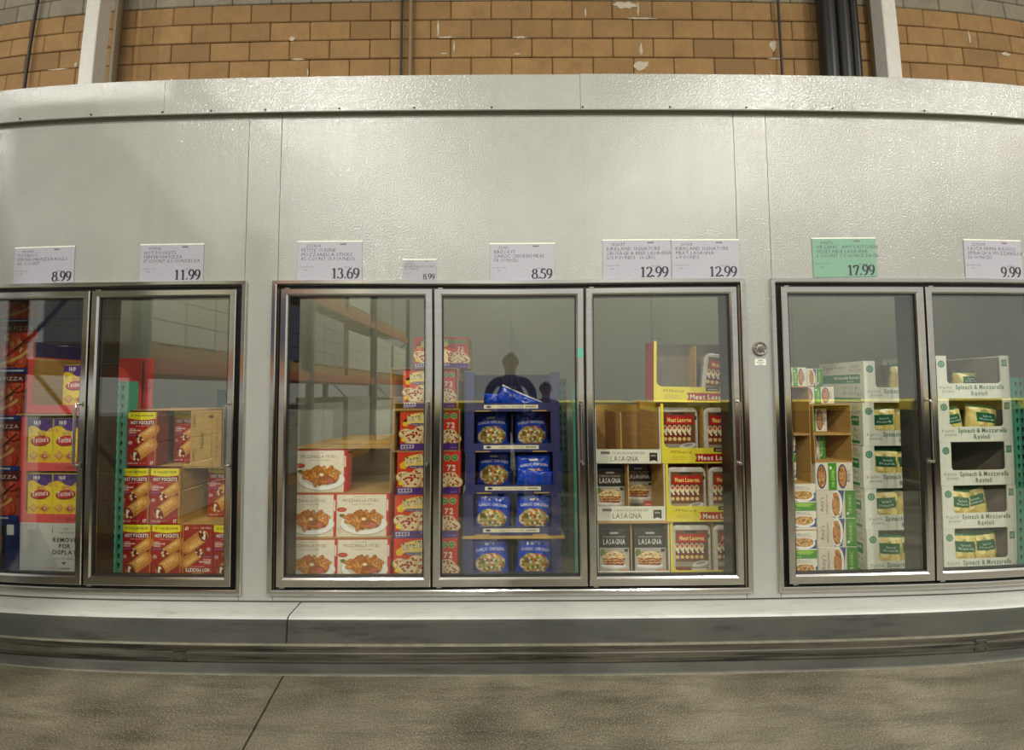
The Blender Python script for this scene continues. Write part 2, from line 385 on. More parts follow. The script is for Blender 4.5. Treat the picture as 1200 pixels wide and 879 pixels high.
def art_mozz(w, h):
    a = Art(); R = random.Random(5); a.rect(0, 0, w, h, (236, 222, 194)); a.rect(0.01, h * 0.5, w * 0.95, h * 0.97, (242, 230, 206))
    a.rect(w * 0.955, 0, w, h, (206, 40, 34)); a.rect(w * 0.962, h * 0.6, w * 0.99, h * 0.86, (240, 230, 214)); a.rect(0, h * 0.985, w, h, (206, 40, 34))
    a.text('PETITE CUISINE', w * 0.44, h * 0.915, h * 0.028, (150, 126, 100), 'c'); a.text('MOZZARELLA STICKS', w * 0.46, h * 0.81, h * 0.075, (112, 84, 60), 'c', width=w * 0.68)
    a.text('in a crispy seasoned breading', w * 0.47, h * 0.745, h * 0.035, (96, 60, 40), 'c', width=w * 0.38)
    a.ell(w * 0.1, h * 0.63, w * 0.095, h * 0.055, (196, 52, 34)); a.ell(w * 0.1, h * 0.63, w * 0.07, h * 0.03, (214, 92, 60))
    for i in range(4): a.ell(w * (0.08 + 0.02 * i), h * (0.5 - 0.02 * (i % 2)), w * 0.03, h * 0.035, (92, 124, 54), 10, i)
    a.ell(w * 0.52, h * 0.29, w * 0.46, h * 0.27, (198, 186, 160), 30); a.ell(w * 0.52, h * 0.305, w * 0.445, h * 0.255, (250, 247, 238), 30); a.ell(w * 0.52, h * 0.33, w * 0.35, h * 0.19, (222, 208, 182), 30)
    pts = []
    for i in range(31):
        t = i * 2.4; r = math.sqrt((i + 0.5) / 31); pts.append((w * 0.53 + math.cos(t) * r * w * 0.33, h * 0.4 + math.sin(t) * r * h * 0.19))
    for x, z in sorted(pts, key=lambda p: -p[1]):
        an = R.uniform(0.9, 2.2) if R.random() < 0.6 else R.uniform(-0.7, 0.9); L = w * 0.06; rr = w * 0.033
        dx, dz = math.cos(an) * L, math.sin(an) * L * 0.9; b = R.choice([(184, 106, 36), (200, 124, 46), (166, 90, 30), (212, 142, 62)])
        a.cap(x - dx, z - dz, x + dx, z + dz, rr * 1.12, tuple(int(v * 0.5) for v in b)); a.cap(x - dx, z - dz, x + dx, z + dz, rr, b); a.cap(x - dx * 0.7 - rr * 0.2, z - dz * 0.7 + rr * 0.3, x + dx * 0.5, z + dz * 0.5 + rr * 0.3, rr * 0.35, tuple(min(255, int(v * 1.18)) for v in b))
    a.ell(w * 0.52, h * 0.42, w * 0.06, h * 0.045, (206, 140, 70)); a.ell(w * 0.53, h * 0.415, w * 0.04, h * 0.032, (250, 240, 206)); a.ell(w * 0.7, h * 0.27, w * 0.07, h * 0.06, (196, 104, 92))
    for i in range(4): a.text('NET WT', w * 0.03, h * (0.2 - 0.035 * i), h * 0.018, (176, 110, 90))
    return a
def bagels(a, cx, cz, r, R, sq=0.82):
    a.ell(cx, cz - r * 0.12, r, r * sq, (150, 94, 46), 22); a.ell(cx, cz, r, r * sq, (222, 178, 112), 22); a.ell(cx, cz + r * 0.05, r * 0.86, r * sq * 0.84, (240, 220, 172), 22)
    for i in range(13):
        t = R.uniform(0, 2 * PI); q = math.sqrt(R.random()) * 0.7; a.ell(cx + math.cos(t) * q * r, cz + r * 0.05 + math.sin(t) * q * r * sq, r * 0.13, r * 0.11, R.choice([(186, 40, 26), (200, 70, 40), (168, 34, 26)]), 8, up=(i == 12))
def art_bagel(w, h):
    a = Art(); R = random.Random(3); a.rect(0, 0, w, h, (216, 52, 26)); a.rect(0, h * 0.45, w, h, (222, 60, 28))
    a.poly([(w * 0.05, h * 0.62), (w * 0.13, h * 0.6), (w * 0.12, h * 0.86), (w * 0.2, h * 0.9), (w * 0.2, h * 0.74), (w * 0.03, h * 0.72)], (244, 196, 46))
    a.poly([(w * 0.12, h * 0.66)] + [(w * (0.12 + 0.5 * i / 8), h * (0.88 + 0.09 * math.sin(PI * i / 8 * 0.8))) for i in range(9)] + [(w * 0.62, h * 0.7)], (246, 216, 120))
    a.text('Bagel Bites', w * 0.15, h * 0.74, h * 0.15, BLK, rot=0.16, width=w * 0.46, bold=1); a.text('Bagel Bites', w * 0.155, h * 0.745, h * 0.12, (250, 240, 214), rot=0.16, width=w * 0.44)
    a.rect(w * 0.18, h * 0.62, w * 0.5, h * 0.685, (70, 36, 110)); a.text('Pizza Snacks', w * 0.34, h * 0.632, h * 0.04, WHI, 'c', width=w * 0.28)
    for x, z, r in ((0.5, 0.5, 0.13), (0.1, 0.42, 0.12), (0.36, 0.47, 0.14), (0.62, 0.4, 0.14), (0.84, 0.36, 0.15), (0.46, 0.32, 0.15), (0.22, 0.33, 0.18), (0.68, 0.24, 0.13), (0.93, 0.28, 0.12)):
        bagels(a, w * x, h * z, w * r, R, 0.75)
    a.rect(0, 0, w, h * 0.17, (84, 44, 128)); a.rect(w * 0.02, h * 0.055, w * 0.24, h * 0.145, (214, 206, 220))
    for i in range(4): a.rect(w * (0.035 + 0.05 * i), h * 0.07, w * (0.07 + 0.05 * i), h * 0.13, (96, 70, 130))
    a.text('cheese pepperoni', w * 0.42, h * 0.1, h * 0.045, WHI, width=w * 0.24); a.text('NET WT 56 OZ', w * 0.02, h * 0.018, h * 0.024, WHI); a.text('56.0 OZ', w * 0.86, h * 0.04, h * 0.03, (220, 200, 240))
    a.ell(w * 0.06, h * 0.27, w * 0.04, w * 0.035, (244, 214, 40), 10)
    for i in range(3):
        a.ell(w * (0.67 + 0.125 * i), h * 0.86, w * 0.055, w * 0.052, (226, 240, 206), 16); a.ell(w * (0.67 + 0.125 * i), h * 0.86, w * 0.05, w * 0.047, (84, 150, 62), 16)
        a.text('NO', w * (0.67 + 0.125 * i), h * 0.85, h * 0.03, WHI, 'c')
    a.text('72', w * 0.865, h * 0.56, h * 0.13, WHI, 'c', bold=1); a.text('COUNT', w * 0.9, h * 0.5, h * 0.03, WHI, 'c', width=w * 0.07); return a
def pocket(a, x0, z0, x1, z1, r, R):
    """folded sandwich: a long crust with its filled end at the lower left"""
    dx, dz = x1 - x0, z1 - z0; L = math.hypot(dx, dz); nx, nz = -dz / L, dx / L
    a.cap(x0, z0, x1, z1, r * 1.06, (128, 70, 26)); a.cap(x0, z0, x1, z1, r, (190, 124, 52)); a.cap(x0 + dx * 0.15 + nx * r * 0.25, z0 + dz * 0.15 + nz * r * 0.25, x1 - dx * 0.05 + nx * r * 0.2, z1 - dz * 0.05 + nz * r * 0.2, r * 0.62, (214, 154, 74)); a.cap(x0 + dx * 0.35 + nx * r * 0.4, z0 + dz * 0.35 + nz * r * 0.4, x0 + dx * 0.85 + nx * r * 0.35, z0 + dz * 0.85 + nz * r * 0.35, r * 0.28, (232, 186, 110))
    for i in range(9): a.ell(x0 + dx * R.uniform(0.2, 1) + nx * r * R.uniform(-0.6, 0.6), z0 + dz * R.uniform(0.2, 1) + nz * r * R.uniform(-0.6, 0.6), r * 0.1, r * 0.07, (150, 86, 34), 6)
    ca = math.atan2(dz, dx); a.ell(x0 - dx * 0.05, z0 - dz * 0.05, r * 0.62, r * 1.02, (110, 24, 20), 14, ca)
    for i in range(15):
        t = R.uniform(0, 2 * PI); q = math.sqrt(R.random()) * 0.9; u, v = r * 0.6 * q * math.cos(t), r * q * math.sin(t)
        a.ell(x0 - dx * 0.05 + u * math.cos(ca) - v * math.sin(ca), z0 - dz * 0.05 + u * math.sin(ca) + v * math.cos(ca), r * 0.2, r * 0.16, R.choice([(238, 220, 184), (176, 40, 30), (206, 76, 48), (246, 234, 206), (140, 26, 22)]), 8)
def art_pocket(w, h):
    a = Art(); R = random.Random(8); a.rect(0, 0, w, h, (158, 20, 24)); a.rect(0, h * 0.55, w, h, (170, 24, 26))
    a.poly([(0, h), (0, h * 0.885)] + [(w * i / 8, h * (0.885 - 0.03 * math.sin(PI * i / 8))) for i in range(9)] + [(w, h)], (232, 220, 40))
    a.text('17 VALUE PACK', w * 0.5, h * 0.918, h * 0.038, (60, 50, 20), 'c', width=w * 0.78, bold=1)
    a.rect(w * 0.07, h * 0.765, w * 0.93, h * 0.845, (120, 14, 18)); a.text('HOT POCKETS', w * 0.5, h * 0.775, h * 0.062, WHI, 'c', width=w * 0.8, bold=1)
    a.text('BRAND SANDWICHES', w * 0.5, h * 0.735, h * 0.017, (240, 214, 190), 'c'); a.text('PREMIUM', w * 0.06, h * 0.68, h * 0.02, WHI); a.text('PEPPERONI', w * 0.06, h * 0.645, h * 0.027, WHI, bold=1, width=w * 0.38); a.text('PIZZA', w * 0.06, h * 0.607, h * 0.027, WHI, bold=1); a.rect(0.005, h * 0.56, w * 0.42, h * 0.572, (90, 110, 190))
    pocket(a, w * 0.46, h * 0.5, w * 0.92, h * 0.68, w * 0.17, R); pocket(a, w * 0.34, h * 0.2, w * 0.84, h * 0.4, w * 0.21, R)
    a.ell(w * 0.12, h * 0.43, w * 0.062, w * 0.062, WHI, 14); a.ell(w * 0.12, h * 0.43, w * 0.052, w * 0.052, (158, 20, 24), 14); a.rect(w * 0.08, h * 0.425, w * 0.16, h * 0.437, WHI)
    a.text('5 MEAL SIZE', w * 0.05, h * 0.035, h * 0.03, WHI, width=w * 0.34); a.text('microwave', w * 0.46, h * 0.045, h * 0.018, (236, 200, 170)); a.text('17', w * 0.93, h * 0.03, h * 0.055, WHI, 'r', bold=1); a.rect(w * 0.965, 0, w, h, (196, 120, 40)); return a
def art_rolls(w, h):
    a = Art(); R = random.Random(2); a.rect(0, 0, w, h, (238, 196, 28)); a.rect(0, h * 0.3, w, h * 0.8, (246, 212, 44))
    a.poly([(0, h), (0, h * 0.83)] + [(w * i / 10, h * (0.8 + 0.06 * math.sin(PI * i / 5 + 0.5))) for i in range(11)] + [(w, h)], (80, 42, 128))
    a.text('160', w * 0.36, h * 0.885, h * 0.075, WHI, 'c', bold=1); a.text('ROLLS', w * 0.36, h * 0.855, h * 0.02, WHI, 'c'); a.rect(w * 0.7, h * 0.89, w * 0.93, h * 0.97, (50, 24, 90))
    for i in range(7): a.ell(w * R.uniform(0.05, 0.95), h * R.uniform(0.66, 0.78), w * 0.09, h * 0.035, jit((226, 170, 80)), 9, R.uniform(0, 3))
    a.ell(w * 0.52, h * 0.56, w * 0.41, h * 0.105, (150, 16, 26), 24, 0.1); a.ell(w * 0.52, h * 0.57, w * 0.38, h * 0.09, (200, 30, 40), 24, 0.1); a.text("Totino's", w * 0.52, h * 0.535, h * 0.1, WHI, 'c', rot=0.08, width=w * 0.66, bold=1)
    a.text('PIZZA ROLLS', w * 0.52, h * 0.455, h * 0.035, (110, 30, 20), 'c', width=w * 0.5)
    for x, z, r in ((0.25, 0.27, 0.2), (0.72, 0.26, 0.25)):
        a.poly([(w * (x - r), h * z), (w * x, h * (z + 0.1)), (w * (x + r), h * (z + 0.02)), (w * (x + 0.02), h * (z - 0.1))], (206, 146, 62)); a.poly([(w * (x - r * 0.75), h * (z + 0.015)), (w * x, h * (z + 0.085)), (w * (x + r * 0.75), h * (z + 0.03)), (w * (x + 0.02), h * (z - 0.05))], (230, 180, 96))
    a.ell(w * 0.7, h * 0.26, w * 0.12, h * 0.045, (176, 50, 34), 12); a.ell(w * 0.72, h * 0.265, w * 0.06, h * 0.025, (230, 190, 150), 10); a.rect(w * 0.3, h * 0.04, w * 0.8, h * 0.085, (206, 150, 30)); return a
def art_pizza(w, h):
    a = Art(); R = random.Random(6); a.rect(0, 0, w, h, (176, 76, 50))
    for i in range(60): a.ell(w * R.uniform(0.02, 0.98), h * R.uniform(0.1, 0.8), w * R.uniform(0.03, 0.08), h * R.uniform(0.02, 0.05), R.choice([(206, 140, 84), (188, 84, 52), (222, 176, 116), (160, 50, 36)]), 9, R.uniform(0, 3))
    for i in range(17):
        x, z = w * ((i * 0.618) % 1.0), h * (0.16 + 0.62 * ((i * 0.37) % 1.0)); a.ell(x, z, w * 0.105, w * 0.095, (120, 28, 24), 16); a.ell(x, z + 0.002, w * 0.095, w * 0.085, jit((196, 66, 50)), 16); a.ell(x, z + 0.006, w * 0.04, w * 0.03, (206, 96, 74), 10)
    a.poly([(w * 0.42, h * 0.14), (w * 0.45, h * 0.14), (w * 0.95, h * 0.74), (w * 0.93, h * 0.76)], (70, 30, 24))
    a.stroke(arc(w * 0.1, h * 0.62, w * 0.85, h * 0.5, -85, -20), 0.02, 0.014, (214, 164, 96))
    a.rect(0, h * 0.8, w, h, (104, 36, 34)); a.text('PEPPERONI PIZZA', w * 0.96, h * 0.855, h * 0.075, (226, 220, 206), 'r', width=w * 0.82); a.rect(0, 0, w, h * 0.1, (48, 56, 120)); a.rect(w * 0.5, h * 0.03, w * 0.85, h * 0.06, (206, 206, 214)); return a
def lasagna_pic(a, x0, z0, x1, z1, R, plate=True):
    w, h = x1 - x0, z1 - z0
    if plate: a.ell(x0 + w * 0.5, z0 + h * 0.14, w * 0.52, h * 0.15, (206, 202, 194), 22); a.ell(x0 + w * 0.5, z0 + h * 0.17, w * 0.47, h * 0.12, (234, 230, 222), 22)
    a.poly([(x0 + w * 0.08, z0 + h * 0.2), (x0 + w * 0.9, z0 + h * 0.16), (x0 + w * 0.97, z0 + h * 0.6), (x0 + w * 0.05, z0 + h * 0.62)], (134, 52, 28))
    for k in range(3):
        z = z0 + h * (0.3 + 0.13 * k); a.stroke([(x0 + w * (0.07 + 0.86 * i / 14), z + h * 0.03 * math.sin(i * 2.1 + k)) for i in range(15)], h * 0.05, h * 0.045, (224, 182, 104))
    for i in range(15): a.ell(x0 + w * R.uniform(0.1, 0.92), z0 + h * R.uniform(0.2, 0.5), w * 0.045, h * 0.035, R.choice([(176, 64, 30), (150, 42, 24), (206, 120, 60)]), 8)
    a.poly([(x0 + w * 0.04, z0 + h * 0.58)] + [(x0 + w * (0.04 + 0.93 * i / 8), z0 + h * (0.66 + 0.24 * math.sin(PI * i / 8))) for i in range(9)] + [(x0 + w * 0.98, z0 + h * 0.56), (x0 + w * 0.75, z0 + h * 0.5), (x0 + w * 0.55, z0 + h * 0.58), (x0 + w * 0.3, z0 + h * 0.5)], (230, 206, 146))
    for i in range(26): a.ell(x0 + w * R.uniform(0.12, 0.9), z0 + h * R.uniform(0.6, 0.84), w * 0.05, h * 0.03, R.choice([(244, 232, 196), (206, 150, 80), (178, 90, 46), (240, 220, 170)]), 8)
def art_lasagna(w, h):
    a = Art(); R = random.Random(4); a.rect(0, 0, w, h, (176, 168, 154)); a.rect(0, h * 0.62, w, h, (30, 29, 30))
    a.rect(w * 0.36, h * 0.9, w * 0.64, h * 0.935, (180, 176, 166)); a.text('ITALIAN SAUSAGE AND BEEF', w * 0.5, h * 0.825, h * 0.035, (190, 186, 176), 'c', width=w * 0.74); a.text('LASAGNA', w * 0.5, h * 0.69, h * 0.11, WHI, 'c', width=w * 0.74)
    a.ell(w * 0.1, h * 0.52, w * 0.09, h * 0.08, (92, 116, 50), 12); lasagna_pic(a, w * 0.06, h * 0.2, w * 0.9, h * 0.6, R); a.rect(w * 0.84, h * 0.54, w * 0.96, h * 0.6, (40, 40, 44))
    a.rect(0, 0, w, h * 0.14, (110, 106, 100)); a.rect(w * 0.66, h * 0.02, w * 0.98, h * 0.18, (200, 44, 40)); a.rect(w * 0.72, h * 0.1, w * 0.92, h * 0.12, (236, 180, 170)); a.rect(w * 0.2, h * 0.03, w * 0.6, h * 0.1, (66, 64, 62)); return a
def art_meat(w, h):
    a = Art(); R = random.Random(9); a.rect(0.006, 0.006, w - 0.006, h - 0.01, (150, 140, 120)); a.rect(0.01, h * 0.3, w - 0.01, h * 0.95, (110, 66, 40))
    a.rect(w * 0.3, h * 0.9, w * 0.64, h * 0.95, (40, 38, 36))
    for i in range(9): a.ell(w * R.uniform(0.72, 0.95), h * R.uniform(0.5, 0.85), w * 0.07, h * 0.05, R.choice([(70, 96, 46), (56, 76, 38), (96, 120, 60)]), 9)
    for i in range(6):
        x = w * (0.09 + 0.135 * i); a.ell(x, h * 0.6, w * 0.065, h * 0.085, (236, 222, 180), 12); a.ell(x, h * 0.63, w * 0.04, h * 0.04, (196, 84, 50), 10); a.rect(x - w * 0.05, h * 0.42, x + w * 0.05, h * 0.5, (120, 30, 22)); a.ell(x, h * 0.4, w * 0.055, h * 0.04, (226, 190, 122), 10); a.ell(x + w * 0.03, h * 0.5, w * 0.03, h * 0.025, (240, 230, 206), 8)
    a.poly([(w * 0.08, h * 0.7), (w * 0.93, h * 0.7), (w * 0.91, h * 0.79), (w * 0.93, h * 0.88), (w * 0.08, h * 0.88), (w * 0.1, h * 0.79)], (180, 28, 26)); a.text('Meat Lasagna', w * 0.5, h * 0.75, h * 0.085, (250, 226, 130), 'c', width=w * 0.68, bold=1)
    a.ell(w * 0.72, h * 0.26, w * 0.24, h * 0.06, (206, 206, 200), 16, 0.2); a.ell(w * 0.74, h * 0.28, w * 0.14, h * 0.03, (150, 146, 136), 14, 0.2)
    a.rect(w * 0.03, h * 0.04, w * 0.46, h * 0.2, (122, 34, 24)); a.rect(w * 0.5, h * 0.05, w * 0.9, h * 0.16, (210, 206, 196)); a.rect(w * 0.53, h * 0.08, w * 0.8, h * 0.1, (120, 116, 110)); return a
def art_veg(w, h, tall=True):
    """upright carton face: two dishes with a green band between"""
    a = Art(); R = random.Random(12); a.rect(0, 0, w, h, (230, 222, 206))
    for z0 in (0.62, 0.06):
        a.poly([(0, h * z0), (w, h * z0), (w, h * (z0 + 0.2)), (w * 0.6, h * (z0 + 0.06))], (60, 74, 132)); a.ell(w * 0.48, h * (z0 + 0.12), w * 0.46, h * 0.13, (238, 236, 230), 20)
        a.ell(w * 0.48, h * (z0 + 0.14), w * 0.4, h * 0.1, (206, 156, 96), 18)
        for i in range(26): a.ell(w * R.uniform(0.14, 0.82), h * (z0 + R.uniform(0.07, 0.22)), w * 0.055, h * 0.016, R.choice([(186, 104, 54), (230, 196, 128), (140, 76, 40), (212, 154, 88), (120, 110, 56)]), 8)
        a.text("Amy's", w * 0.45, h * (z0 + 0.3), h * 0.035, (120, 116, 110), 'c', width=w * 0.5); a.text('VEGETABLE LASAGNA', w * 0.46, h * (z0 + 0.265), h * 0.018, (110, 104, 90), 'c', width=w * 0.66)
    a.rect(0, h * 0.42, w, h * 0.6, (72, 144, 46)); a.ell(w * 0.5, h * 0.56, w * 0.4, h * 0.03, (150, 196, 60), 14); a.text('ORGANIC', w * 0.5, h * 0.5, h * 0.045, (206, 226, 140), 'c', width=w * 0.6); a.text('6 PACK', w * 0.1, h * 0.44, h * 0.028, (226, 236, 190)); return a
def art_vegside(w, h, flip=False):
    """carton lying on its side: dish turned upright, green band at the right"""
    a = Art(); R = random.Random(15); a.rect(0, 0, w, h, (206, 196, 176)); a.poly([(w * 0.42, 0), (w * 0.62, 0), (w * 0.7, h), (w * 0.55, h)], (56, 70, 124))
    a.ell(w * 0.5, h * 0.5, w * 0.15, h * 0.5, (226, 224, 216), 18); a.ell(w * 0.48, h * 0.5, w * 0.11, h * 0.44, (176, 124, 72), 18)
    for i in range(26): a.ell(w * R.uniform(0.4, 0.56), h * R.uniform(0.12, 0.88), w * 0.02, h * 0.05, R.choice([(186, 108, 58), (222, 180, 112), (132, 72, 40), (206, 146, 84)]), 8)
    a.text("Amy's", w * 0.16, h * 0.5, h * 0.14, (110, 106, 98), 'c', rot=PI / 2); a.text('VEGETABLE LASAGNA', w * 0.27, h * 0.5, h * 0.07, (120, 112, 96), 'c', rot=PI / 2, width=h * 0.76)
    a.rect(w * 0.72, 0, w, h, (64, 128, 50)); a.text('ORGANIC', w * 0.88, h * 0.5, h * 0.13, (190, 210, 120), 'c', rot=PI / 2, width=h * 0.7); a.ell(w * 0.78, h * 0.16, w * 0.035, h * 0.05, (206, 220, 190), 12); return a
def art_vegband(w, h):
    a = Art(); R = random.Random(16); a.rect(0, 0, w, h, (222, 212, 192))
    for x0 in (0.16, 0.72):
        a.ell(w * x0, h * 0.5, w * 0.13, h * 0.46, (60, 72, 120), 16); a.ell(w * x0, h * 0.5, w * 0.1, h * 0.4, (186, 132, 78), 16)
        for i in range(16): a.ell(w * (x0 + R.uniform(-0.07, 0.07)), h * R.uniform(0.15, 0.85), w * 0.02, h * 0.05, R.choice([(186, 108, 58), (222, 180, 112), (132, 72, 40)]), 8)
    a.rect(w * 0.34, 0, w * 0.56, h, (72, 144, 46)); a.ell(w * 0.4, h * 0.82, w * 0.035, h * 0.06, (220, 230, 206), 10); a.text('ORGANIC', w * 0.5, h * 0.45, h * 0.12, (206, 226, 140), 'c', rot=PI / 2, width=h * 0.7); a.text("Amy's", w * 0.92, h * 0.5, h * 0.12, (110, 106, 98), 'c', rot=PI / 2); return a
# ------------------------------------------------------------------ the setting
def struct(o, label, cat='structure'):
    return tag(o, label, cat, None, 'structure')

# floor: two poured slabs with a saw-cut joint between them
def jx(y): return -1.03 - 0.186 * (y + 0.14)
fl = MB().box(-14, 14, -14, 1.95, -0.2, -0.03).build('floor', M['joint']); struct(fl, 'worn grey-brown sealed concrete floor in front of the freezer wall', 'floor')
for s_ in (-1, 1):
    g = 0.004 * s_; xe = 14 * s_
    pts = [(xe, -14), (jx(-14) + g, -14), (jx(1.95) + g, 1.95), (xe, 1.95)]
    if s_ > 0: pts.reverse()
    MB().prism(pts, -0.03, 0.0, 'z').build('slab', M['floor'], fl)

# rear warehouse wall of concrete blocks
wb = MB().box(-9, 9, 1.772, 1.98, 0, 9.2).build('wall_back', M['mortar']); struct(wb, 'tan concrete block wall rising behind the freezer with grey courses at the top', 'wall')
bw, bh = 0.406, 0.203
bme = {k: MB().cbox(-0.199, 0.199, 0, 0.06, -0.0975, 0.0975, 0.007).mesh('block', M[k]) for k in ('block', 'greyblock')}
for row in range(-4, 4):
    zc = 5.199 + bh * (row + 0.5); off = 0.218 if row % 2 else 0.016
    for k in range(-15, 15):
        xc = off + bw * (k + 0.5)
        if abs(xc) > 6.1: continue
        o = link('block', bme['greyblock' if row >= 0 else 'block'], wb, (xc, 1.752 + random.uniform(-0.002, 0.002), zc))
        if random.random() < 0.5: o.rotation_euler = (0, PI, 0)
        if o.rotation_euler.y: pass
for px, pz, rx, rz in ((-2.19, 4.81, 0.05, 0.035), (-2.12, 4.59, 0.1, 0.012), (-0.64, 4.80, 0.13, 0.014), (-0.56, 4.70, 0.014, 0.09), (-0.66, 4.63, 0.06, 0.012), (0.1, 4.795, 0.1, 0.014), (1.15, 5.14, 0.16, 0.06), (1.32, 5.0, 0.24, 0.012), (1.29, 5.1, 0.016, 0.12),
                       (1.31, 4.66, 0.02, 0.1), (1.3, 4.5, 0.11, 0.075), (2.65, 4.72, 0.05, 0.09), (2.66, 4.585, 0.1, 0.014), (-4.65, 4.585, 0.16, 0.012), (-4.45, 4.62, 0.02, 0.05), (-0.99, 5.08, 0.014, 0.09), (-0.72, 4.9, 0.015, 0.12), (4.78, 4.9, 0.018, 0.12), (5.2, 4.76, 0.09, 0.03), (0.76, 5.06, 0.014, 0.07), (0.07, 4.62, 0.05, 0.012), (-2.02, 4.45, 0.012, 0.06)):
    n_ = 34; pts = []
    for i in range(n_):
        a = 2 * PI * i / n_; r = 0.62 + 0.38 * noise.noise(Vector((math.cos(a) * 2.2 + px * 9, math.sin(a) * 2.2, pz * 7))) + random.uniform(-0.07, 0.07); pts.append((px + rx * r * math.cos(a), pz + rz * r * math.sin(a)))
    MB().prism(pts, 1.7475, 1.7535, 'y').build('efflorescence', M['eff'], wb)

cl = MB().box(-16, 16, -16, 2.0, 9.2, 9.4).build('ceiling', M['ceiling']); struct(cl, 'pale warehouse roof deck high above the aisle', 'ceiling')

# steel columns, pipes and cables between the freezer box and the block wall
for x0, x1, side in ((-3.965, -3.825, 'left'), (3.44, 3.575, 'right')):
    c = MB().cbox(x0, x1, 1.38, 1.50, 0, 9.2, 0.006).build('steel_column', M['column'])
    tag(c, f'white painted steel column rising behind the freezer near the {side} end', 'column')
    MB().cbox(x0 - 0.05, x1 + 0.05, 1.35, 1.53, 0.0, 0.02, 0.003).build('base_plate', M['column'], c)
for i, (x, r, t) in enumerate(((3.10, 0.075, 'thick black pipe farthest from the right steel column'), (3.255, 0.066, 'black pipe in the middle of the three by the right steel column'), (3.375, 0.042, 'thin black pipe nearest the right steel column'))):
    p = MB().tube([(x, 1.62, 2.88), (x, 1.62, 9.2)], r, 20).build('black_pipe', M['pipe'], smooth=True); tag(p, t, 'pipe', 'black pipes on the block wall')
    for z in (4.2, 5.6):
        MB().lathe([(r + 0.001, -0.03), (r + 0.008, -0.03), (r + 0.008, 0.03), (r + 0.001, 0.03)], (x, 1.62, z), 'z', 20).build('pipe_clamp', M['pipe'], p)
for x, r, m, t in ((-4.96, 0.014, 'wire', 'thin dark cable hanging on the block wall at far left'), (-1.075, 0.012, 'wire', 'thin dark cable on the block wall left of centre'), (-0.985, 0.02, 'conduit', 'grey conduit on the block wall beside the centre cable'),
                   (2.69, 0.012, 'wire', 'thin dark cable on the block wall left of the black pipes'), (-3.98, 0.035, 'conduit', 'brown conduit beside the left steel column'), (3.66, 0.035, 'conduit', 'brown conduit behind the right steel column')):
    o = MB().tube([(x, 1.705, 2.6), (x + 0.002, 1.705, 4.5), (x, 1.705, 9.2)], r, 10).build('conduit' if m == 'conduit' else 'cable', M[m], smooth=True); tag(o, t, 'conduit' if m == 'conduit' else 'cable')
    for z in (4.05, 5.75): MB().box(x - r * 1.8, x + r * 1.8, 1.70, 1.747, z - 0.02, z + 0.02).build('strap', M[m], o)

# ---- the freezer box
XE = 4.6
ZT = 2.872
wf = empty('wall_front', (0, 0, 0.249)); struct(wf, 'white embossed metal freezer wall with insulated panels', 'wall')
def panel(pieces):
    b = MB()
    for x0, x1, z0, z1 in pieces: b.box(x0, x1, 0, 0.1, z0 - 0.249, z1 - 0.249)
    return b.build('panel', M['panel'], wf)
Z0, Z1, HB, HT = 0.249, ZT, 0.303, 1.806
panel([(-XE, -1.3415, HT, Z1), (-XE, -1.3415, Z0, HB), (-XE, -2.896, HB, HT)])
panel([(-1.3385, -1.1735, Z0, Z1)])
panel([(-1.1705, 1.1405, HT, Z1), (-1.1705, 1.1405, Z0, HB)])
panel([(1.1435, 1.3085, Z0, Z1)])
panel([(1.3115, XE, HT, Z1), (1.3115, XE, Z0, HB), (2.87, XE, HB, HT)])
for x in (-1.34, -1.172, 1.142, 1.31):
    MB().box(x - 0.0014, x + 0.0014, 0.004, 0.06, 0.0, ZT - 0.249).build('seam_sealant', M['conduit'], wf)
# fascia strips along the top with screws
fa = empty('trim_1', (0, -0.022, 2.689)); struct(fa, 'white folded metal fascia strip along the top of the freezer wall', 'trim')
for k, (x0, x1, dz) in enumerate(((-XE, -1.777, 0.0), (-1.775, 0.354, 0.001), (0.356, XE, 0.004))):
    b = MB().prism([(0.022, 0.19 + dz), (0.004, 0.19 + dz), (0.0, 0.186 + dz), (0.0, 0.004), (-0.004, 0.0), (-0.001, -0.003), (0.004, 0.003), (0.022, 0.006)], x0, x1, 'x')
    b.build('fascia_strip', M['panel'], fa)
sm = MB().lathe([(0.0, -0.003), (0.004, -0.0025), (0.0055, 0.0), (0.0055, 0.002)], (0, 0, 0), 'y', 10).mesh('screw', M['dark'])
for x in (-2.57, -2.165, -1.782, -1.527, -1.247, -0.867, -0.487, -0.095, 0.366, 0.81, 1.2, 1.648, 2.139, 2.52, -3.0, -3.4, 2.95, 3.4):
    link('screw', sm, fa, (x, -0.001, 0.014))
rf = MB().box(-XE, XE, 0.1, 1.25, 2.78, 2.86).build('trim_2', M['panel']); struct(rf, 'white insulated roof of the freezer box', 'roof')

# inside of the freezer
wi = MB().box(-XE, XE, 1.205, 1.25, 0, 2.78).build('wall_rear', M['inner']); struct(wi, 'grey-green inner rear wall of the freezer seen through the doors', 'wall')
for k in range(8): MB().box(-XE + 1.15 * k + 0.003, -XE + 1.15 * (k + 1) - 0.003, 1.195, 1.206, 0.262, 2.779).build('panel', M['inner'], wi)
for n, x0, x1 in (('wall_left', -XE, -XE + 0.06), ('wall_right', XE - 0.06, XE)):
    o = MB().box(x0, x1, 0.1, 1.205, 0, 2.78).build(n, M['inner']); struct(o, f'inner end wall of the freezer box at the {n[5:]}', 'wall')
o = MB().box(-XE + 0.06, XE - 0.06, 0.1, 1.195, 0.2, 0.262).build('trim_3', M['innerfloor']); struct(o, 'dark freezer floor on which the stacked cartons stand', 'floor')

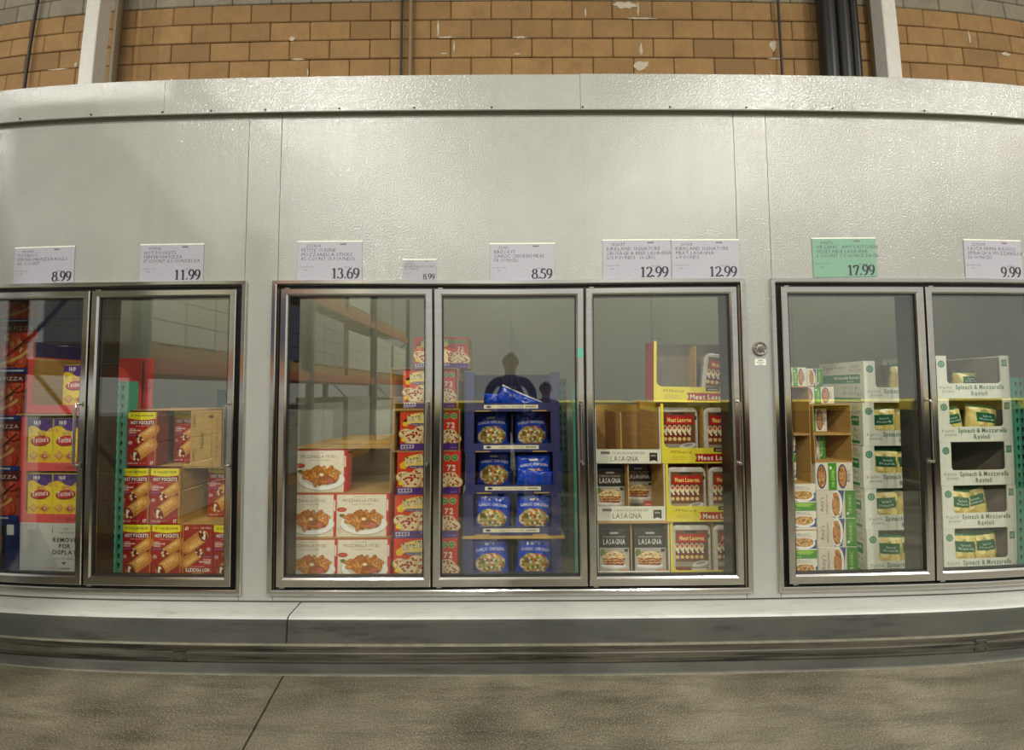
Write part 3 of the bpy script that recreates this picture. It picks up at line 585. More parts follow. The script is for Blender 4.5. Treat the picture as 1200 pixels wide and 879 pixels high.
for k, x in enumerate((-3.0, -1.5, 0.0, 1.5, 3.0)):  # unseen lamps added to brighten the freezer's rear wall
    t = empty('added_freezer_lamp', (x, 0.78, 2.78)); tag(t, f'added unseen fill lamp on the freezer ceiling, {("first", "second", "third", "fourth", "fifth")[k]} from the left', 'lamp', 'added fill lamps inside the freezer')
    MB().cbox(-0.5, 0.5, -0.06, 0.06, -0.05, 0, 0.006).build('lamp_housing', M['lampwhite'], t); MB().cbox(-0.48, 0.48, -0.045, 0.045, -0.062, -0.05, 0.004).build('diffuser', M['tube'], t)
    ld = bpy.data.lights.new('freezer_fill_light', 'AREA'); ld.shape = 'RECTANGLE'; ld.size = 0.95; ld.size_y = 0.08; ld.energy = FREEZER_FILL_POWER; ld.color = (1.0, 0.98, 0.90); link('freezer_fill_light', ld, t, (0, 0, -0.065))

# ---- curb below the freezer
cu = empty('trim_4', (0, 0, 0)); struct(cu, 'white-topped concrete curb with grey front below the doors', 'curb')
prof = [(0.1, 0.249), (-0.02, 0.2475), (-0.098, 0.243), (-0.110, 0.239), (-0.1165, 0.231), (-0.119, 0.22), (-0.124, 0.127), (-0.124, 0.0), (0.1, 0.0)]
for x0, x1 in ((-XE, -1.032), (-1.026, XE)):
    b = MB(); n = len(prof); vs = [(x0, y, z) for y, z in prof] + [(x1, y, z) for y, z in prof]
    for i in range(n): b.add([vs[i], vs[(i + 1) % n], vs[(i + 1) % n + n], vs[i + n]], [(0, 1, 2, 3)], 0 if i < 4 else 1)
    b.add([vs[i] for i in range(n)], [tuple(range(n))], 1); b.add([vs[i + n] for i in range(n)], [tuple(range(n - 1, -1, -1))], 1)
    b.build('curb_length', [M['sill'], M['curb']], cu)
MB().box(-1.033, -1.025, -0.11, 0.09, 0.0, 0.238).build('joint_filler', M['joint'], cu)
MB().prism([(0.0005, 0.2525), (-0.006, 0.2495), (-0.0005, 0.247)], -XE, XE, 'x').build('sealant_bead', M['joint'], cu)
br = empty('trim_5', (0, -0.124, 0.044)); struct(br, 'scuffed dark bumper rail along the curb with a bright top edge', 'bumper')
for x0, x1 in ((-XE, -1.512), (-1.510, 2.165), (2.167, XE)):
    MB().prism([(0.0, 0.083), (-0.012, 0.082), (-0.0135, 0.079), (-0.0135, 0.066), (-0.011, 0.063), (-0.011, 0.05), (-0.013, 0.047), (-0.013, 0.022), (-0.010, 0.018), (-0.010, 0.006), (-0.006, 0.0), (0.0, 0.0)], x0, x1, 'x').build('rail_length', M['bumper'], br)
MB().prism([(0.0, 0.0838), (-0.0135, 0.0832), (-0.0142, 0.0815), (-0.0128, 0.0812), (0.0, 0.0826)], -XE, XE, 'x').build('rail_edge', M['edge'], br)  # thin lighter strip along the rail's upper edge
for xj in (-1.511, 2.166):
    pl = MB().cbox(xj - 0.03, xj + 0.03, -0.0155, -0.011, 0.008, 0.062, 0.001).build('joint_plate', M['bumper'], br)
    for dx in (-0.02, 0.02):
        for z in (0.02, 0.05): link('screw', sm, pl, (xj + dx, -0.0158, z))
bs = MB().prism([(0.0, 0.043), (-0.008, 0.043), (-0.017, 0.008), (-0.0215, 0.0045), (-0.0215, 0.0), (0.0, 0.0)], -XE, XE, 'x').build('baseboard_front', M['base'], None, (0, -0.124, 0)); struct(bs, 'grey base strip between the bumper rail and the floor', 'baseboard')
MB().box(-XE, XE, -0.0235, -0.0205, 0.0, 0.0048).build('sealant_line', M['edge'], bs)

# ---- door frames and glass doors
def mitred(x0, x1, z0, z1, wl, wr, wb_, wt, yf, yb, ch, inner=0.004):
    """four mitred rails; section: back edge, chamfer, flat front, chamfer to the opening"""
    ws = dict(l=wl, r=wr, b=wb_, t=wt); out = {}
    def corner(cx, cz, f):      # f: 0 outer, 1 inner
        return ((x0 + f * wl) if cx == 'l' else (x1 - f * wr), (z0 + f * wb_) if cz == 'b' else (z1 - f * wt))
    fr = [(0.0, yb), (0.0, yf + ch), (min(0.2, ch / 0.03), yf), (0.8, yf), (1.0, yf + inner), (1.0, yb)]
    for side, (a, b) in dict(bottom=(('l', 'b'), ('r', 'b')), right=(('r', 'b'), ('r', 't')), top=(('r', 't'), ('l', 't')), left=(('l', 't'), ('l', 'b'))).items():
        vs = []
        for cn in (a, b):
            for f, y in fr:
                p = corner(cn[0], cn[1], f); vs.append((p[0], y, p[1]))
        n = len(fr); fs = [(i, (i + 1) % n, (i + 1) % n + n, i + n) for i in range(n)] + [tuple(range(n)), tuple(range(2 * n - 1, n - 1, -1))]
        out[side] = MB().add(vs, fs)
    return out

DZ0, DZ1 = 0.326, 1.781
hinge_me = MB().cbox(-0.012, 0.012, -0.012, 0.006, 0, 0.006, 0.001).mesh('hinge', M['steel'])
def door(x0, x1, label):
    r = empty('cooler_door', (x0, -0.02, DZ0)); tag(r, label, 'door', 'glass freezer doors')
    w, h = x1 - x0, DZ1 - DZ0; wl = wr = 0.036; wbm = 0.044; wt = 0.033
    for b in mitred(0, w, 0, h, wl, wr, wbm, wt, 0.0, 0.03, 0.003, 0.006).values(): b.build('door_rail', M['steel'], r)
    for b in mitred(wl - 0.001, w - wr + 0.001, wbm - 0.001, h - wt + 0.001, 0.006, 0.006, 0.006, 0.006, 0.008, 0.024, 0.0005, 0.001).values(): b.build('glazing_gasket', M['gasket'], r)
    MB().box(wl + 0.001, w - wr - 0.001, 0.014, 0.02, wbm + 0.001, h - wt - 0.001).build('glass_pane', M['glass'], r)
    z0, z1 = 0.585, 0.885; xc = w - 0.018
    hd = MB().tube([(xc, 0.001, z0), (xc, -0.022, z0), (xc, -0.028, z0 + 0.012), (xc, -0.028, z1 - 0.012), (xc, -0.022, z1), (xc, 0.001, z1)], 0.006, 10).build('handle', M['chrome'], r, smooth=True)
    for z in (z0, z1): MB().cbox(xc - 0.011, xc + 0.011, -0.004, 0.001, z - 0.012, z + 0.012, 0.001).build('handle_plate', M['chrome'], hd)
    link('hinge', hinge_me, r, (0.03, 0.014, h)); link('hinge', hinge_me, r, (0.03, 0.014, -0.007))
    return r
def frame(x0, x1, n, label, dlabels):
    z0, z1 = 0.283, 1.825
    r = empty('door_frame', (x0, 0, z0)); tag(r, label, 'door frame', 'stainless freezer door frames')
    w, h = x1 - x0, z1 - z0
    for b in mitred(0, w, 0, h, 0.0235, 0.0235, 0.027, 0.02, -0.016, 0.0, 0.002, 0.003).values(): b.build('frame_flange', M['steel'], r)
    # dark sleeve lining the opening
    for b in mitred(0.022, w - 0.022, 0.021, h - 0.02, 0.05, 0.05, 0.026, 0.045, 0.012, 0.11, 0.001, 0.001).values(): b.build('frame_liner', M['gasket'], r)
    pitch = (w - 0.081) / n
    for i in range(n):
        a = x0 + 0.0405 + pitch * i; door(a + 0.0055, a + pitch - 0.0055, dlabels[i])
        if i: MB().cbox(a - x0 - 0.03, a - x0 + 0.03, 0.0125, 0.11, 0.036, h - 0.055, 0.003).build('mullion', M['dark'], r)
frame(-2.905, -1.322, 2, 'left stainless frame around the pizza roll and stuffed sandwich doors', ['glass freezer door at far left in front of pizza boxes and red trays', 'glass freezer door in front of the red stuffed sandwich boxes'])
frame(-1.192, 1.167, 3, 'centre stainless frame around three glass doors', ['glass freezer door in front of the mozzarella stick boxes', 'glass freezer door in front of the navy trays of blue bags', 'glass freezer door in front of the lasagna cartons'])
frame(1.296, 2.860, 2, 'right stainless frame around the ravioli doors', ['glass freezer door in front of the vegetable lasagna and ravioli stacks', 'glass freezer door at far right in front of a single ravioli stack'])
MB().cbox(-0.012, 0.012, -0.0008, 0, -0.024, 0.024, 0.0003).build('sticker', M['green'], [o for o in COL.objects if o.name.startswith('cooler_door') and 'navy trays' in o['label']][0], (0.73, -0.0003, 1.13))  # green square on the rail, a reflection put in as colour

# round thermometer-like vent on the panel between the frames
v = empty('round_vent', (1.236, 0.0, 1.472)); tag(v, 'round grey metal pressure vent on the white panel between frames', 'vent')
MB().lathe([(0.0355, 0.0), (0.0355, -0.006), (0.031, -0.011), (0.027, -0.008), (0.022, -0.0065), (0.016, -0.009), (0.0, -0.011)], (0, 0, 0), 'y', 36).build('vent_body', plain('vent_grey_metal', (128, 124, 114), 0.5, 0.5), v, smooth=True)
MB().lathe([(0.013, -0.009), (0.013, -0.0125), (0.0, -0.0135)], (0, 0, 0), 'y', 24).build('vent_cap', plain('vent_dark_metal', (96, 92, 84), 0.5, 0.5), v, smooth=True)
for k in range(8):
    a = 2 * PI * k / 8; MB().cbox(-0.002, 0.002, -0.0105, -0.0085, -0.004, 0.004, 0.0004).build('slot', M['gasket'], v, (0.0245 * math.cos(a), 0.002, 0.0245 * math.sin(a)), (0, -a + PI / 2, 0))
st = MB().cbox(-0.028, 0.028, -0.0012, 0.0, -0.016, 0.016, 0.0003).build('notice_sticker', plain('sticker_paper', (214, 212, 198), 0.5), None, (1.238, -0.0003, 1.405)); tag(st, 'small white notice sticker below the round vent', 'sticker')
a = Art(); a.rect(-0.012, 0.006, 0.012, 0.011, (120, 116, 104)); a.rect(-0.022, -0.003, 0.022, 0.001, (140, 136, 124)); a.rect(-0.010, -0.012, 0.010, -0.008, (120, 116, 104)); a.build('print', st, M['paper'], (0, -0.0012, 0))

# ---- price signs
def sign(x0, x1, z0, z1, lines, num, pr, label, paper=(162, 160, 168), rot=0.0, unit='.056', ounce='PRICE PER OUNCE', small=False):
    w, h = x1 - x0, z1 - z0
    s_ = MB().cbox(0, w, -0.0016, 0, 0, h, 0.0004).build('price_sign', plain('sign_card', paper, 0.5, var=0.03), None, (x0, -0.0012, z0), (0, rot, 0)); tag(s_, label, 'price sign', 'price signs above the freezer doors')
    a = Art(); ink = (70, 60, 76); dk = (40, 26, 44); a.rect(0.001, 0.001, w - 0.001, h - 0.001, paper)
    a.text(num, w * 0.135, h * 0.845, h * 0.08, ink); a.rect(w * 0.66, h * 0.905, w * 0.755, h * 0.94, (96, 88, 100))
    for i, t in enumerate(lines): a.text(t, w * 0.06, h * (0.73 - 0.112 * i), h * 0.086, ink, gap=0.18)
    a.text(ounce, w * 0.03, h * 0.325, h * 0.032, (110, 100, 116)); a.text(unit, w * 0.11, h * 0.245, h * 0.036, ink); a.text('SELL PRICE', w * 0.72, h * 0.31, h * 0.032, ink)
    price(a, pr, w * 0.965, h * 0.045, h * 0.26, dk); a.build('lettering', s_, M['paper'], (0, -0.0016, 0))
    MB().add([(-0.002, -0.002, h), (w + 0.002, -0.002, h), (w + 0.002, 0.0, h + 0.003), (-0.002, 0.0, h + 0.003)], [(0, 1, 2, 3)]).add([(-0.002, -0.002, h - 0.004), (w + 0.002, -0.002, h - 0.004), (w + 0.002, -0.002, h), (-0.002, -0.002, h)], [(0, 1, 2, 3)]).build('sleeve_edge', M['white'], s_, (0, -0.0004, 0))
    return s_
ZS = 1.8275
sign(-2.558, -2.227, ZS, 2.016, ["TOTINO'S", 'PEPPERONI PIZZA ROLLS', '160 COUNT'], '1150687', '8.99', 'white price sign reading 8.99 for pizza rolls, at far left', rot=-0.006)
sign(-1.880, -1.552, ZS, 2.019, ['HOT POCKETS', 'PEPPERONI PIZZA', '17 COUNT 4.5 OUNCES EA'], '959901', '11.99', 'white price sign reading 11.99 above the stuffed sandwich door')
sign(-1.074, -0.750, ZS, 2.026, ['PETITE CUISINE', 'MOZZARELLA STICKS', '82 COUNT (5 POUNDS)'], '222464', '13.69', 'white price sign reading 13.69 for mozzarella sticks')
sign(-0.546, -0.380, ZS, 1.933, ['ORE IDA', 'BAGEL BITES 72 COUNT', '56 OUNCES'], '30252', '8.99', 'small white price sign reading 8.99 above the first centre mullion', (154, 153, 157))
sign(-0.106, 0.220, ZS, 2.014, ['BIRDS EYE', 'GARLIC CHICKEN MEAL', '58 OUNCES'], '32919', '8.59', 'white price sign reading 8.59 for garlic chicken meal')
sign(0.462, 0.802, ZS, 2.027, ['KIRKLAND SIGNATURE', 'SAUSAGE & BEEF LASAGNA', '2/3 POUNDS   (6 LBS)'], '1321637', '12.99', 'white price sign reading 12.99 for sausage and beef lasagna', ounce='PRICE PER POUND')
sign(0.808, 1.146, ZS, 2.025, ['KIRKLAND SIGNATURE', 'MEAT LASAGNA', '6 POUNDS'], '26968', '12.99', 'white price sign reading 12.99 for meat lasagna, right of its pair')
sign(1.523, 1.852, ZS + 0.004, 2.032, ["ORGANIC  AMY'S KITCHEN", 'VEGETABLE LASAGNA', '6 COUNT 9.5 OUNCE EACH'], '946176', '17.99', 'green price sign reading 17.99 for organic vegetable lasagna', (110, 152, 128), -0.012)
sign(2.320, 2.641, ZS + 0.002, 2.032, ['PASTA PRIMA RAVIOLI', 'SPINACH & MOZZARELLA', '36 OUNCES'], '229644', '9.99', 'white price sign reading 9.99 for ravioli, at far right', rot=0.004)
# ------------------------------------------------------------------ stock in the freezer
FZ = 0.2625
CACHE = {}
def cached(key, fn):
    if key not in CACHE: CACHE[key] = fn()
    return CACHE[key]
def carton(name, label, cat, group, x0, z0, w, h, d, y, side, art, flip=False, ink='ink', rot=(0, 0, 0)):
    """closed printed box: body mesh is the thing, its printed face a part"""
    w, h, d = round(w, 4), round(h, 4), round(d, 4)
    me = cached((name, side, w, h, d), lambda: MB().cbox(0, w, 0, d, 0, h, 0.0025).mesh(name, M[side]))
    o = link(name, me, None, (x0, y, z0), rot); tag(o, label, cat, group)
    am = cached((art.__name__, w, h), lambda: art(w - 0.003, h - 0.003).mesh('printed_face', M[ink]))
    if flip: link('printed_face', am, o, (w - 0.0015, 0, h - 0.0015), (0, PI, 0))
    else: link('printed_face', am, o, (0.0015, 0, 0.0015))
    return o
def u_front(w, h, pl, pr, lip, r, t):
    r = max(r, 0.001)
    pts = [(0, 0), (w, 0), (w, h), (w - pr, h), (w - pr, lip + r)] + [(w - pr - r + r * math.cos(a), lip + r - r * math.sin(a)) for a in (0.4, 0.8, 1.2)] + [(w - pr - r, lip), (pl + r, lip)] + \
          [(pl + r - r * math.sin(a), lip + r - r * math.cos(a)) for a in (0.4, 0.8, 1.2)] + [(pl, lip + r), (pl, h), (0, h)]
    return MB().prism(pts, 0, t, 'y')
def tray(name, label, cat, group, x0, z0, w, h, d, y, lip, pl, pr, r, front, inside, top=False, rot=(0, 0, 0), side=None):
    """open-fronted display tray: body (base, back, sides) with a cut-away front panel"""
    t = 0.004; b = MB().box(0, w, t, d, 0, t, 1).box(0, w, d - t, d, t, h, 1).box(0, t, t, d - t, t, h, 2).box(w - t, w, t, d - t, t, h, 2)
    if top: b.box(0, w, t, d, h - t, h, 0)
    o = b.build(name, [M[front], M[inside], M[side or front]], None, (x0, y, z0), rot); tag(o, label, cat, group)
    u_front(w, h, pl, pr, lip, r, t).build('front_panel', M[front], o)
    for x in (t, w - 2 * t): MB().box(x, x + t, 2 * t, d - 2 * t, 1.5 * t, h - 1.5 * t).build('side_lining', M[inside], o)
    return o
def open_box(name, label, group, x0, z0, w, h, d, y, flap=True, rot=(0, 0, 0)):
    """kraft shipping carton on its side with the open end to the front"""
    t = 0.004; b = MB().box(0, w, 0, d, 0, t).box(0, w, 0, d, h - t, h).box(0, t, 0, d, t, h - t).box(w - t, w, 0, d, t, h - t).box(t, w - t, d - t, d, t, h - t)
    o = b.build(name, M['kraft'], None, (x0, y, z0), rot); tag(o, label, 'carton', group)
    if flap: MB().cbox(-0.002, 0.003, -0.012, 0.0, 0.004, h - 0.004, 0.001).build('flap_edge', M['kraft'], o)
    return o
ORD = ['lowest', 'second from the bottom', 'third from the bottom', 'fourth from the bottom', 'fifth from the bottom', 'topmost']

# --- far left: pizza boxes
def art_pizzaend(w, h):
    a = Art(); a.rect(0, 0, w, h, (44, 50, 96)); a.rect(0.02, 0.02, w - 0.09, h - 0.03, (36, 26, 34)); a.rect(w - 0.075, h * 0.72, w - 0.03, h * 0.92, (220, 216, 206)); a.poly([(w * 0.5, 0.02), (w * 0.62, 0.02), (w * 0.78, h * 0.7), (w * 0.7, h * 0.7)], (120, 30, 30)); a.text('PIZZA', w * 0.72, h * 0.2, 0.028, (190, 180, 170), rot=PI / 2); a.ell(w * 0.55, h * 0.25, 0.02, 0.02, (90, 120, 90), 12); return a
for i, (xr, h) in enumerate(((-2.772, 0.29), (-2.77, 0.275), (-2.766, 0.285), (-2.752, 0.268), (-2.704, 0.29), (-2.70, 0.20))):
    z = FZ + sum((0.29, 0.275, 0.285, 0.268, 0.29)[:i])
    carton('pizza_box', f'pepperoni pizza box with blue edge at far left, {ORD[i]} in its stack' if i else 'dark navy pizza box turned end-on at the bottom of the far left stack', 'box', 'pizza boxes at far left', xr - 0.42, z, 0.42, h - 0.001, 0.30, 0.225, 'pizzaside', art_pizza if i else art_pizzaend)

# --- red pizza roll trays
def art_remove(w, h):
    a = Art(); a.rect(0, 0, w, h, (206, 206, 196)); a.poly([(0, 0), (w * 0.75, 0), (w * 0.28, h * 0.98), (0, h * 0.98)], (186, 186, 182)); g = (70, 66, 64)
    a.text('1', w * 0.53, h * 0.82, h * 0.1, g); a.text('LIFT', w * 0.76, h * 0.87, h * 0.04, g, 'c'); a.text('THIS SIDE UP', w * 0.76, h * 0.81, h * 0.035, g, 'c')
    for i, t in enumerate(('REMOVE', 'FOR', 'DISPLAY')): a.text(t, w * 0.74, h * (0.66 - 0.11 * i), h * 0.075, g, 'c', bold=1)
    a.text('PULL TO OPEN', w * 0.73, h * 0.34, h * 0.035, g, 'c'); a.poly([(w * 0.69, h * 0.3), (w * 0.77, h * 0.3), (w * 0.73, h * 0.25)], g); a.rect(w * 0.45, h * 0.18, w * 0.6, h * 0.2, (206, 150, 150)); a.rect(w * 0.66, h * 0.17, w * 0.84, h * 0.2, (150, 146, 144)); return a
o = carton('display_carton', 'unopened red-sided carton with white REMOVE FOR DISPLAY front, bottom of the red stack', 'carton', 'red pizza roll display cartons', -2.688, FZ, 0.36, 0.302, 0.3, 0.165, 'red', art_remove)
tz = [FZ + 0.303, FZ + 0.303 + 0.278, FZ + 0.303 + 0.278 + 0.302 + 0.012]
for i, (x0, h) in enumerate(((-2.688, 0.277), (-2.694, 0.301), (-2.668, 0.312))):
    t = tray('display_tray', ('lower', 'upper', 'top')[i] + (' red display tray holding two yellow pizza roll packs', ' red display tray holding two yellow pizza roll packs', ' red display tray, nearly empty, with one pizza roll pack left')[i], 'tray', 'red pizza roll display cartons', x0, tz[i], 0.36, h, 0.3, 0.165, 0.045, 0.03, 0.03, 0.02, 'red', 'kraft')
    a = Art(); a.text('LIFT', 0.2, 0.012, 0.014, (170, 40, 44)); a.text('160 CT', 0.27, 0.01, 0.018, (120, 30, 34), bold=1); a.build('lip_print', t)
    for k in range(2):
        if i == 2 and k == 0: continue
        X = x0 + 0.034 + 0.148 * k; dy = 0.0 if i < 2 else 0.015
        carton('pizza_rolls_pack', f'yellow and purple pizza rolls pack, {("left", "right")[k]} one in the {("lower", "upper", "top")[i]} red tray' if i < 2 else 'single yellow pizza rolls pack left in the top red tray', 'pack', 'pizza rolls packs', X, tz[i] + 0.005, 0.144, h - 0.02 if i < 2 else 0.26, 0.1, 0.172 + dy, 'yellow', art_rolls)
bd = MB().cbox(0, 0.4, 0, 0.28, 0, 0.008, 0.001).build('cardboard_sheet', M['kraft'], None, (-2.71, 0.15, tz[1] + 0.3025)); tag(bd, 'kraft cardboard sheet between the top two red trays', 'cardboard sheet')

# --- rack uprights with keyhole slots
def upright(x, y, w, z1, label, mat='green', d=0.05, z0=None):
    z0 = FZ if z0 is None else z0; h = z1 - z0
    o = MB().box(-w / 2, w / 2, 0, 0.003, 0, h).box(-w / 2, -w / 2 + 0.003, 0.003, d, 0, h).box(w / 2 - 0.003, w / 2, 0.003, d, 0, h).box(-w / 2 - 0.012, w / 2 + 0.012, -0.012, d + 0.01, 0, 0.006).build('rack_upright', M[mat], None, (x, y, z0)); tag(o, label, 'rack upright', 'green rack uprights in the freezer')
    a = Art(); z = h - 0.03
    while z > 0.03:
        for s_ in (-1, 1):
            cx = s_ * w * 0.24; a.ell(cx, z, 0.0075, 0.0085, (14, 22, 20), 10, up=False); a.poly([(cx - 0.005, z), (cx - 0.0028, z - 0.02), (cx + 0.0028, z - 0.02), (cx + 0.005, z)], (14, 22, 20)); a.k = 1
        z -= 0.05
    tag(a.build('keyholes', o), kind='stuff'); return o
upright(-2.126, 0.16, 0.064, 1.33, 'green slotted upright beside the stuffed sandwich boxes', d=0.07)
upright(-1.86, 0.56, 0.08, 1.285, 'dark green slotted upright behind the tilted kraft flap', 'greendark')
upright(0.318, 0.46, 0.055, 1.34, 'dark green slotted upright right of the navy trays', 'greendark')  # the deeper green carries the shade on this post's front face
upright(2.803, 0.165, 0.062, 1.325, 'green slotted upright at the far right edge', 'green')
o = MB().box(0, 0.012, 0, 0.002, 0, 1.03).box(0, 0.002, 0.002, 0.03, 0, 1.03).build('corner_guard', M['green'], None, (0.331, 0.14, FZ)); tag(o, 'thin green corner strip right of the navy trays', 'corner strip')
o = MB().cbox(0, 0.255, 0, 0.012, 0, 1.222, 0.002).build('cardboard_sheet', M['red'], None, (-2.51, 0.48, FZ)); tag(o, 'tall bright red cardboard sheet behind the green slotted upright', 'cardboard sheet')
a = Art(); a.text('LIFT', 0.16, 1.05, 0.022, (110, 24, 28), rot=0.1); a.text('PULL TAB', 0.15, 1.015, 0.016, (110, 24, 28), rot=0.1); a.ell(0.24, 1.185, 0.005, 0.007, (60, 14, 16), 10); a.build('print', o)

# --- stuffed sandwich boxes
SG = 'stuffed sandwich boxes'
HP = lambda lab, x, z, y=0.165, w=0.165, flip=False, h=0.298, d=0.075: carton('stuffed_sandwich_box', lab, 'box', SG, x, z, w, h, d, y, 'rednavy', art_pocket, flip)
HP('red stuffed sandwich box, leftmost in the bottom row', -2.100, FZ); HP('red stuffed sandwich box, second from left in the bottom row', -1.934, FZ)
HP('red stuffed sandwich box standing upside down in the bottom row', -1.764, FZ, flip=True); HP('red stuffed sandwich box at the right end of the bottom row', -1.597, FZ, w=0.16)
z2 = FZ + 0.300
HP('red stuffed sandwich box, left one in the middle row', -2.116, z2); HP('red stuffed sandwich box, second from left in the middle row', -1.949, z2)
ob = open_box('kraft_carton', 'open kraft carton in the middle row with one sandwich box set back inside', 'kraft cartons of stuffed sandwiches', -1.778, z2, 0.335, 0.304, 0.40, 0.165)
a = Art(); a.ring(0, 0, 0.006, 0.03, 0.002, (110, 80, 44)); 
for z in (0.06, 0.24): a.build('print', ob, None, (-0.0005 + 0.001, -0.0122, z))
HP('red stuffed sandwich box set back inside the open kraft carton', -1.716, z2 + 0.0045, 0.27, 0.16, h=0.285)
z3 = z2 + 0.3045
kb = open_box('kraft_carton', 'open kraft carton on top of the sandwich boxes with a swung-out printed flap', 'kraft cartons of stuffed sandwiches', -2.108, z3, 0.362, 0.306, 0.28, 0.185, False)
HP('red stuffed sandwich box, leftmost in the top carton and front-most', -2.085, z3 + 0.0045, 0.166, h=0.292)
HP('red stuffed sandwich box deep in the top carton, in the shade', -1.92, z3 + 0.0045, 0.27, 0.15, h=0.292)
fp = MB().cbox(0, 0.185, -0.002, 0.002, 0.002, 0.304, 0.0008).build('printed_flap', M['kraft'], kb, (0.363, 0.0, 0), (0, 0, -0.12))
a = Art(); g = (96, 66, 32)
a.text('Nestle', 0.078, 0.14, 0.018, g, 'c', rot=PI / 2, bold=1); a.text('KEEP FROZEN AT 0 F', 0.165, 0.15, 0.013, g, 'c', rot=PI / 2, width=0.22); a.poly([(0.105, 0.275), (0.12, 0.275), (0.12, 0.285), (0.14, 0.27), (0.12, 0.255), (0.12, 0.265), (0.105, 0.265)], g)
for z in (0.06, 0.245):
    a.rect(0.012, z - 0.03, 0.024, z + 0.03, g); a.rect(0.0145, z - 0.026, 0.0215, z + 0.026, (190, 153, 100)); a.rect(0.0165, z - 0.016, 0.0195, z + 0.016, g)
a.rect(0.058, 0.09, 0.061, 0.19, (130, 98, 56)); a.rect(0.125, 0.06, 0.127, 0.2, (130, 98, 56)); a.build('flap_print', fp, None, (0, -0.002, 0))

# --- mozzarella sticks
MG = 'mozzarella stick boxes'
MZ = lambda lab, x, z, w=0.279, y=0.16, d=0.2: carton('mozzarella_sticks_box', lab, 'box', MG, x, z, w, 0.2265, d, y, 'red', art_mozz)
MZ('mozzarella sticks box, bottom row on the left', -1.208, FZ); MZ('mozzarella sticks box, bottom row on the right', -0.928, FZ)
s1 = FZ + 0.2275; bd = MB().cbox(0, 0.565, 0, 0.25, 0, 0.008, 0.001).build('cardboard_sheet', M['kraft'], None, (-1.213, 0.157, s1)); tag(bd, 'thin kraft sheet between the two full rows of mozzarella boxes', 'cardboard sheet')
z2 = s1 + 0.009
MZ('mozzarella sticks box, middle row on the left', -1.216, z2); MZ('mozzarella sticks box, middle row on the right', -0.936, z2)
z3 = z2 + 0.2275
ob = open_box('kraft_carton', 'half-empty open kraft carton on top of the mozzarella boxes', 'kraft cartons of mozzarella sticks', -1.172, z3, 0.522, 0.240, 0.42, 0.16)
MZ('mozzarella sticks box left in the half-empty top carton', -1.164, z3 + 0.005, 0.277, 0.164, 0.07)
tp = MB().cbox(0, 0.46, 0, 0.3, 0, 0.02, 0.002).build('cardboard_sheet', M['kraft'], None, (-1.04, 0.30, z3 + 0.2405)); tag(tp, 'folded kraft cardboard lying on the top mozzarella carton', 'cardboard sheet')

# --- mini bagel boxes
BG = 'mini bagel boxes'
zb = FZ; pb = 0.2265
for i, x in enumerate((-0.631, -0.628, -0.617)):
    carton('mini_bagel_box', f'red and purple mini bagel box, {ORD[i]} in its stack', 'box', BG, x, zb + pb * i, 0.336, pb - 0.001, 0.22, 0.16, 'red', art_bagel)
for i, (x, dx, w) in enumerate(((-0.640, 0.03, 0.318), (-0.652, 0.056, 0.286))):
    z = zb + pb * (3 + i); open_box('kraft_carton', f'kraft carton around the {("fourth", "fifth")[i]} mini bagel box of the stack', 'kraft cartons of mini bagels', x, z, 0.354, pb - 0.001, 0.3, 0.16)
    carton('mini_bagel_box', f'red and purple mini bagel box inside a kraft carton, {ORD[3 + i]}', 'box', BG, x + dx, z + 0.0045, w, pb - 0.011, 0.2, 0.175, 'red', art_bagel)
carton('mini_bagel_box', 'loose red and purple mini bagel box on top of the stack', 'box', BG, -0.555, zb + pb * 5, 0.305, 0.182, 0.2, 0.24, 'kraft', art_bagel)

# --- garlic chicken bags in navy trays
def bag(name, label, group, x, y, z, w, h, t, mats, region, rot=(0, 0, 0), art=None, seed=0, n=26, cat='bag'):
    """pillow bag: front and back sheets over a grid, crinkled; origin at the middle of the bottom seal"""
    off = Vector((seed * 3.7, seed * 1.3, 0))
    def yy(px, pz, s_=-1):
        u = max(0.0, 1 - (2 * px / w) ** 2); v = max(0.0, 1 - (2 * pz / h - 1) ** 2)
        e = (u * v) ** 0.42
        return s_ * t / 2 * e + 0.007 * e * noise.noise(Vector((px * 22, pz * 22, 0)) + off) + 0.004 * noise.noise(Vector((px * 60, pz * 55, 1)) + off)
    b = MB()
    for s_ in (-1, 1):
        vs = [((-0.5 + i / n) * w * (1 - 0.05 * math.sin(PI * j / n)), yy((-0.5 + i / n) * w, j / n * h, s_), j / n * h) for j in range(n + 1) for i in range(n + 1)]
        for j in range(n):
            for i in range(n):
                q = (j * (n + 1) + i, j * (n + 1) + i + 1, (j + 1) * (n + 1) + i + 1, (j + 1) * (n + 1) + i)
                b.f.append(tuple(k + len(b.v) for k in q)); b.m.append(region((i + 0.5) / n, (j + 0.5) / n) if s_ < 0 else 0)
        b.v += vs
    o = b.build(name, [M[m] for m in mats], None, (x, y, z), rot, smooth=False)
    o.data.polygons.foreach_set('use_smooth', [True] * len(o.data.polygons)); tag(o, label, cat, group)
    if art: art.build('bag_print', o, None, surf=lambda px, pz: yy(px, pz) - 0.0012)
    return o
def meal_region(u, v): return 1 if ((u - 0.5) / 0.42) ** 2 + ((v - 0.33) / 0.3) ** 2 < 1 and v > 0.05 else 0
def meal_art(w, h):
    a = Art(); a.rect(-w * 0.12, h * 0.83, w * 0.12, h * 0.88, (206, 190, 170)); a.text('GARLIC CHICKEN', 0, h * 0.7, h * 0.075, WHI, 'c', width=w * 0.78, arc=1.6); return a
TX = (-0.263, -0.262, -0.252, -0.260, -0.260); TH = 0.2175
tzs = [FZ + 0.004, FZ + 0.004 + TH + 0.016]; tzs += [tzs[1] + TH, tzs[1] + 2 * TH, tzs[1] + 3 * TH]
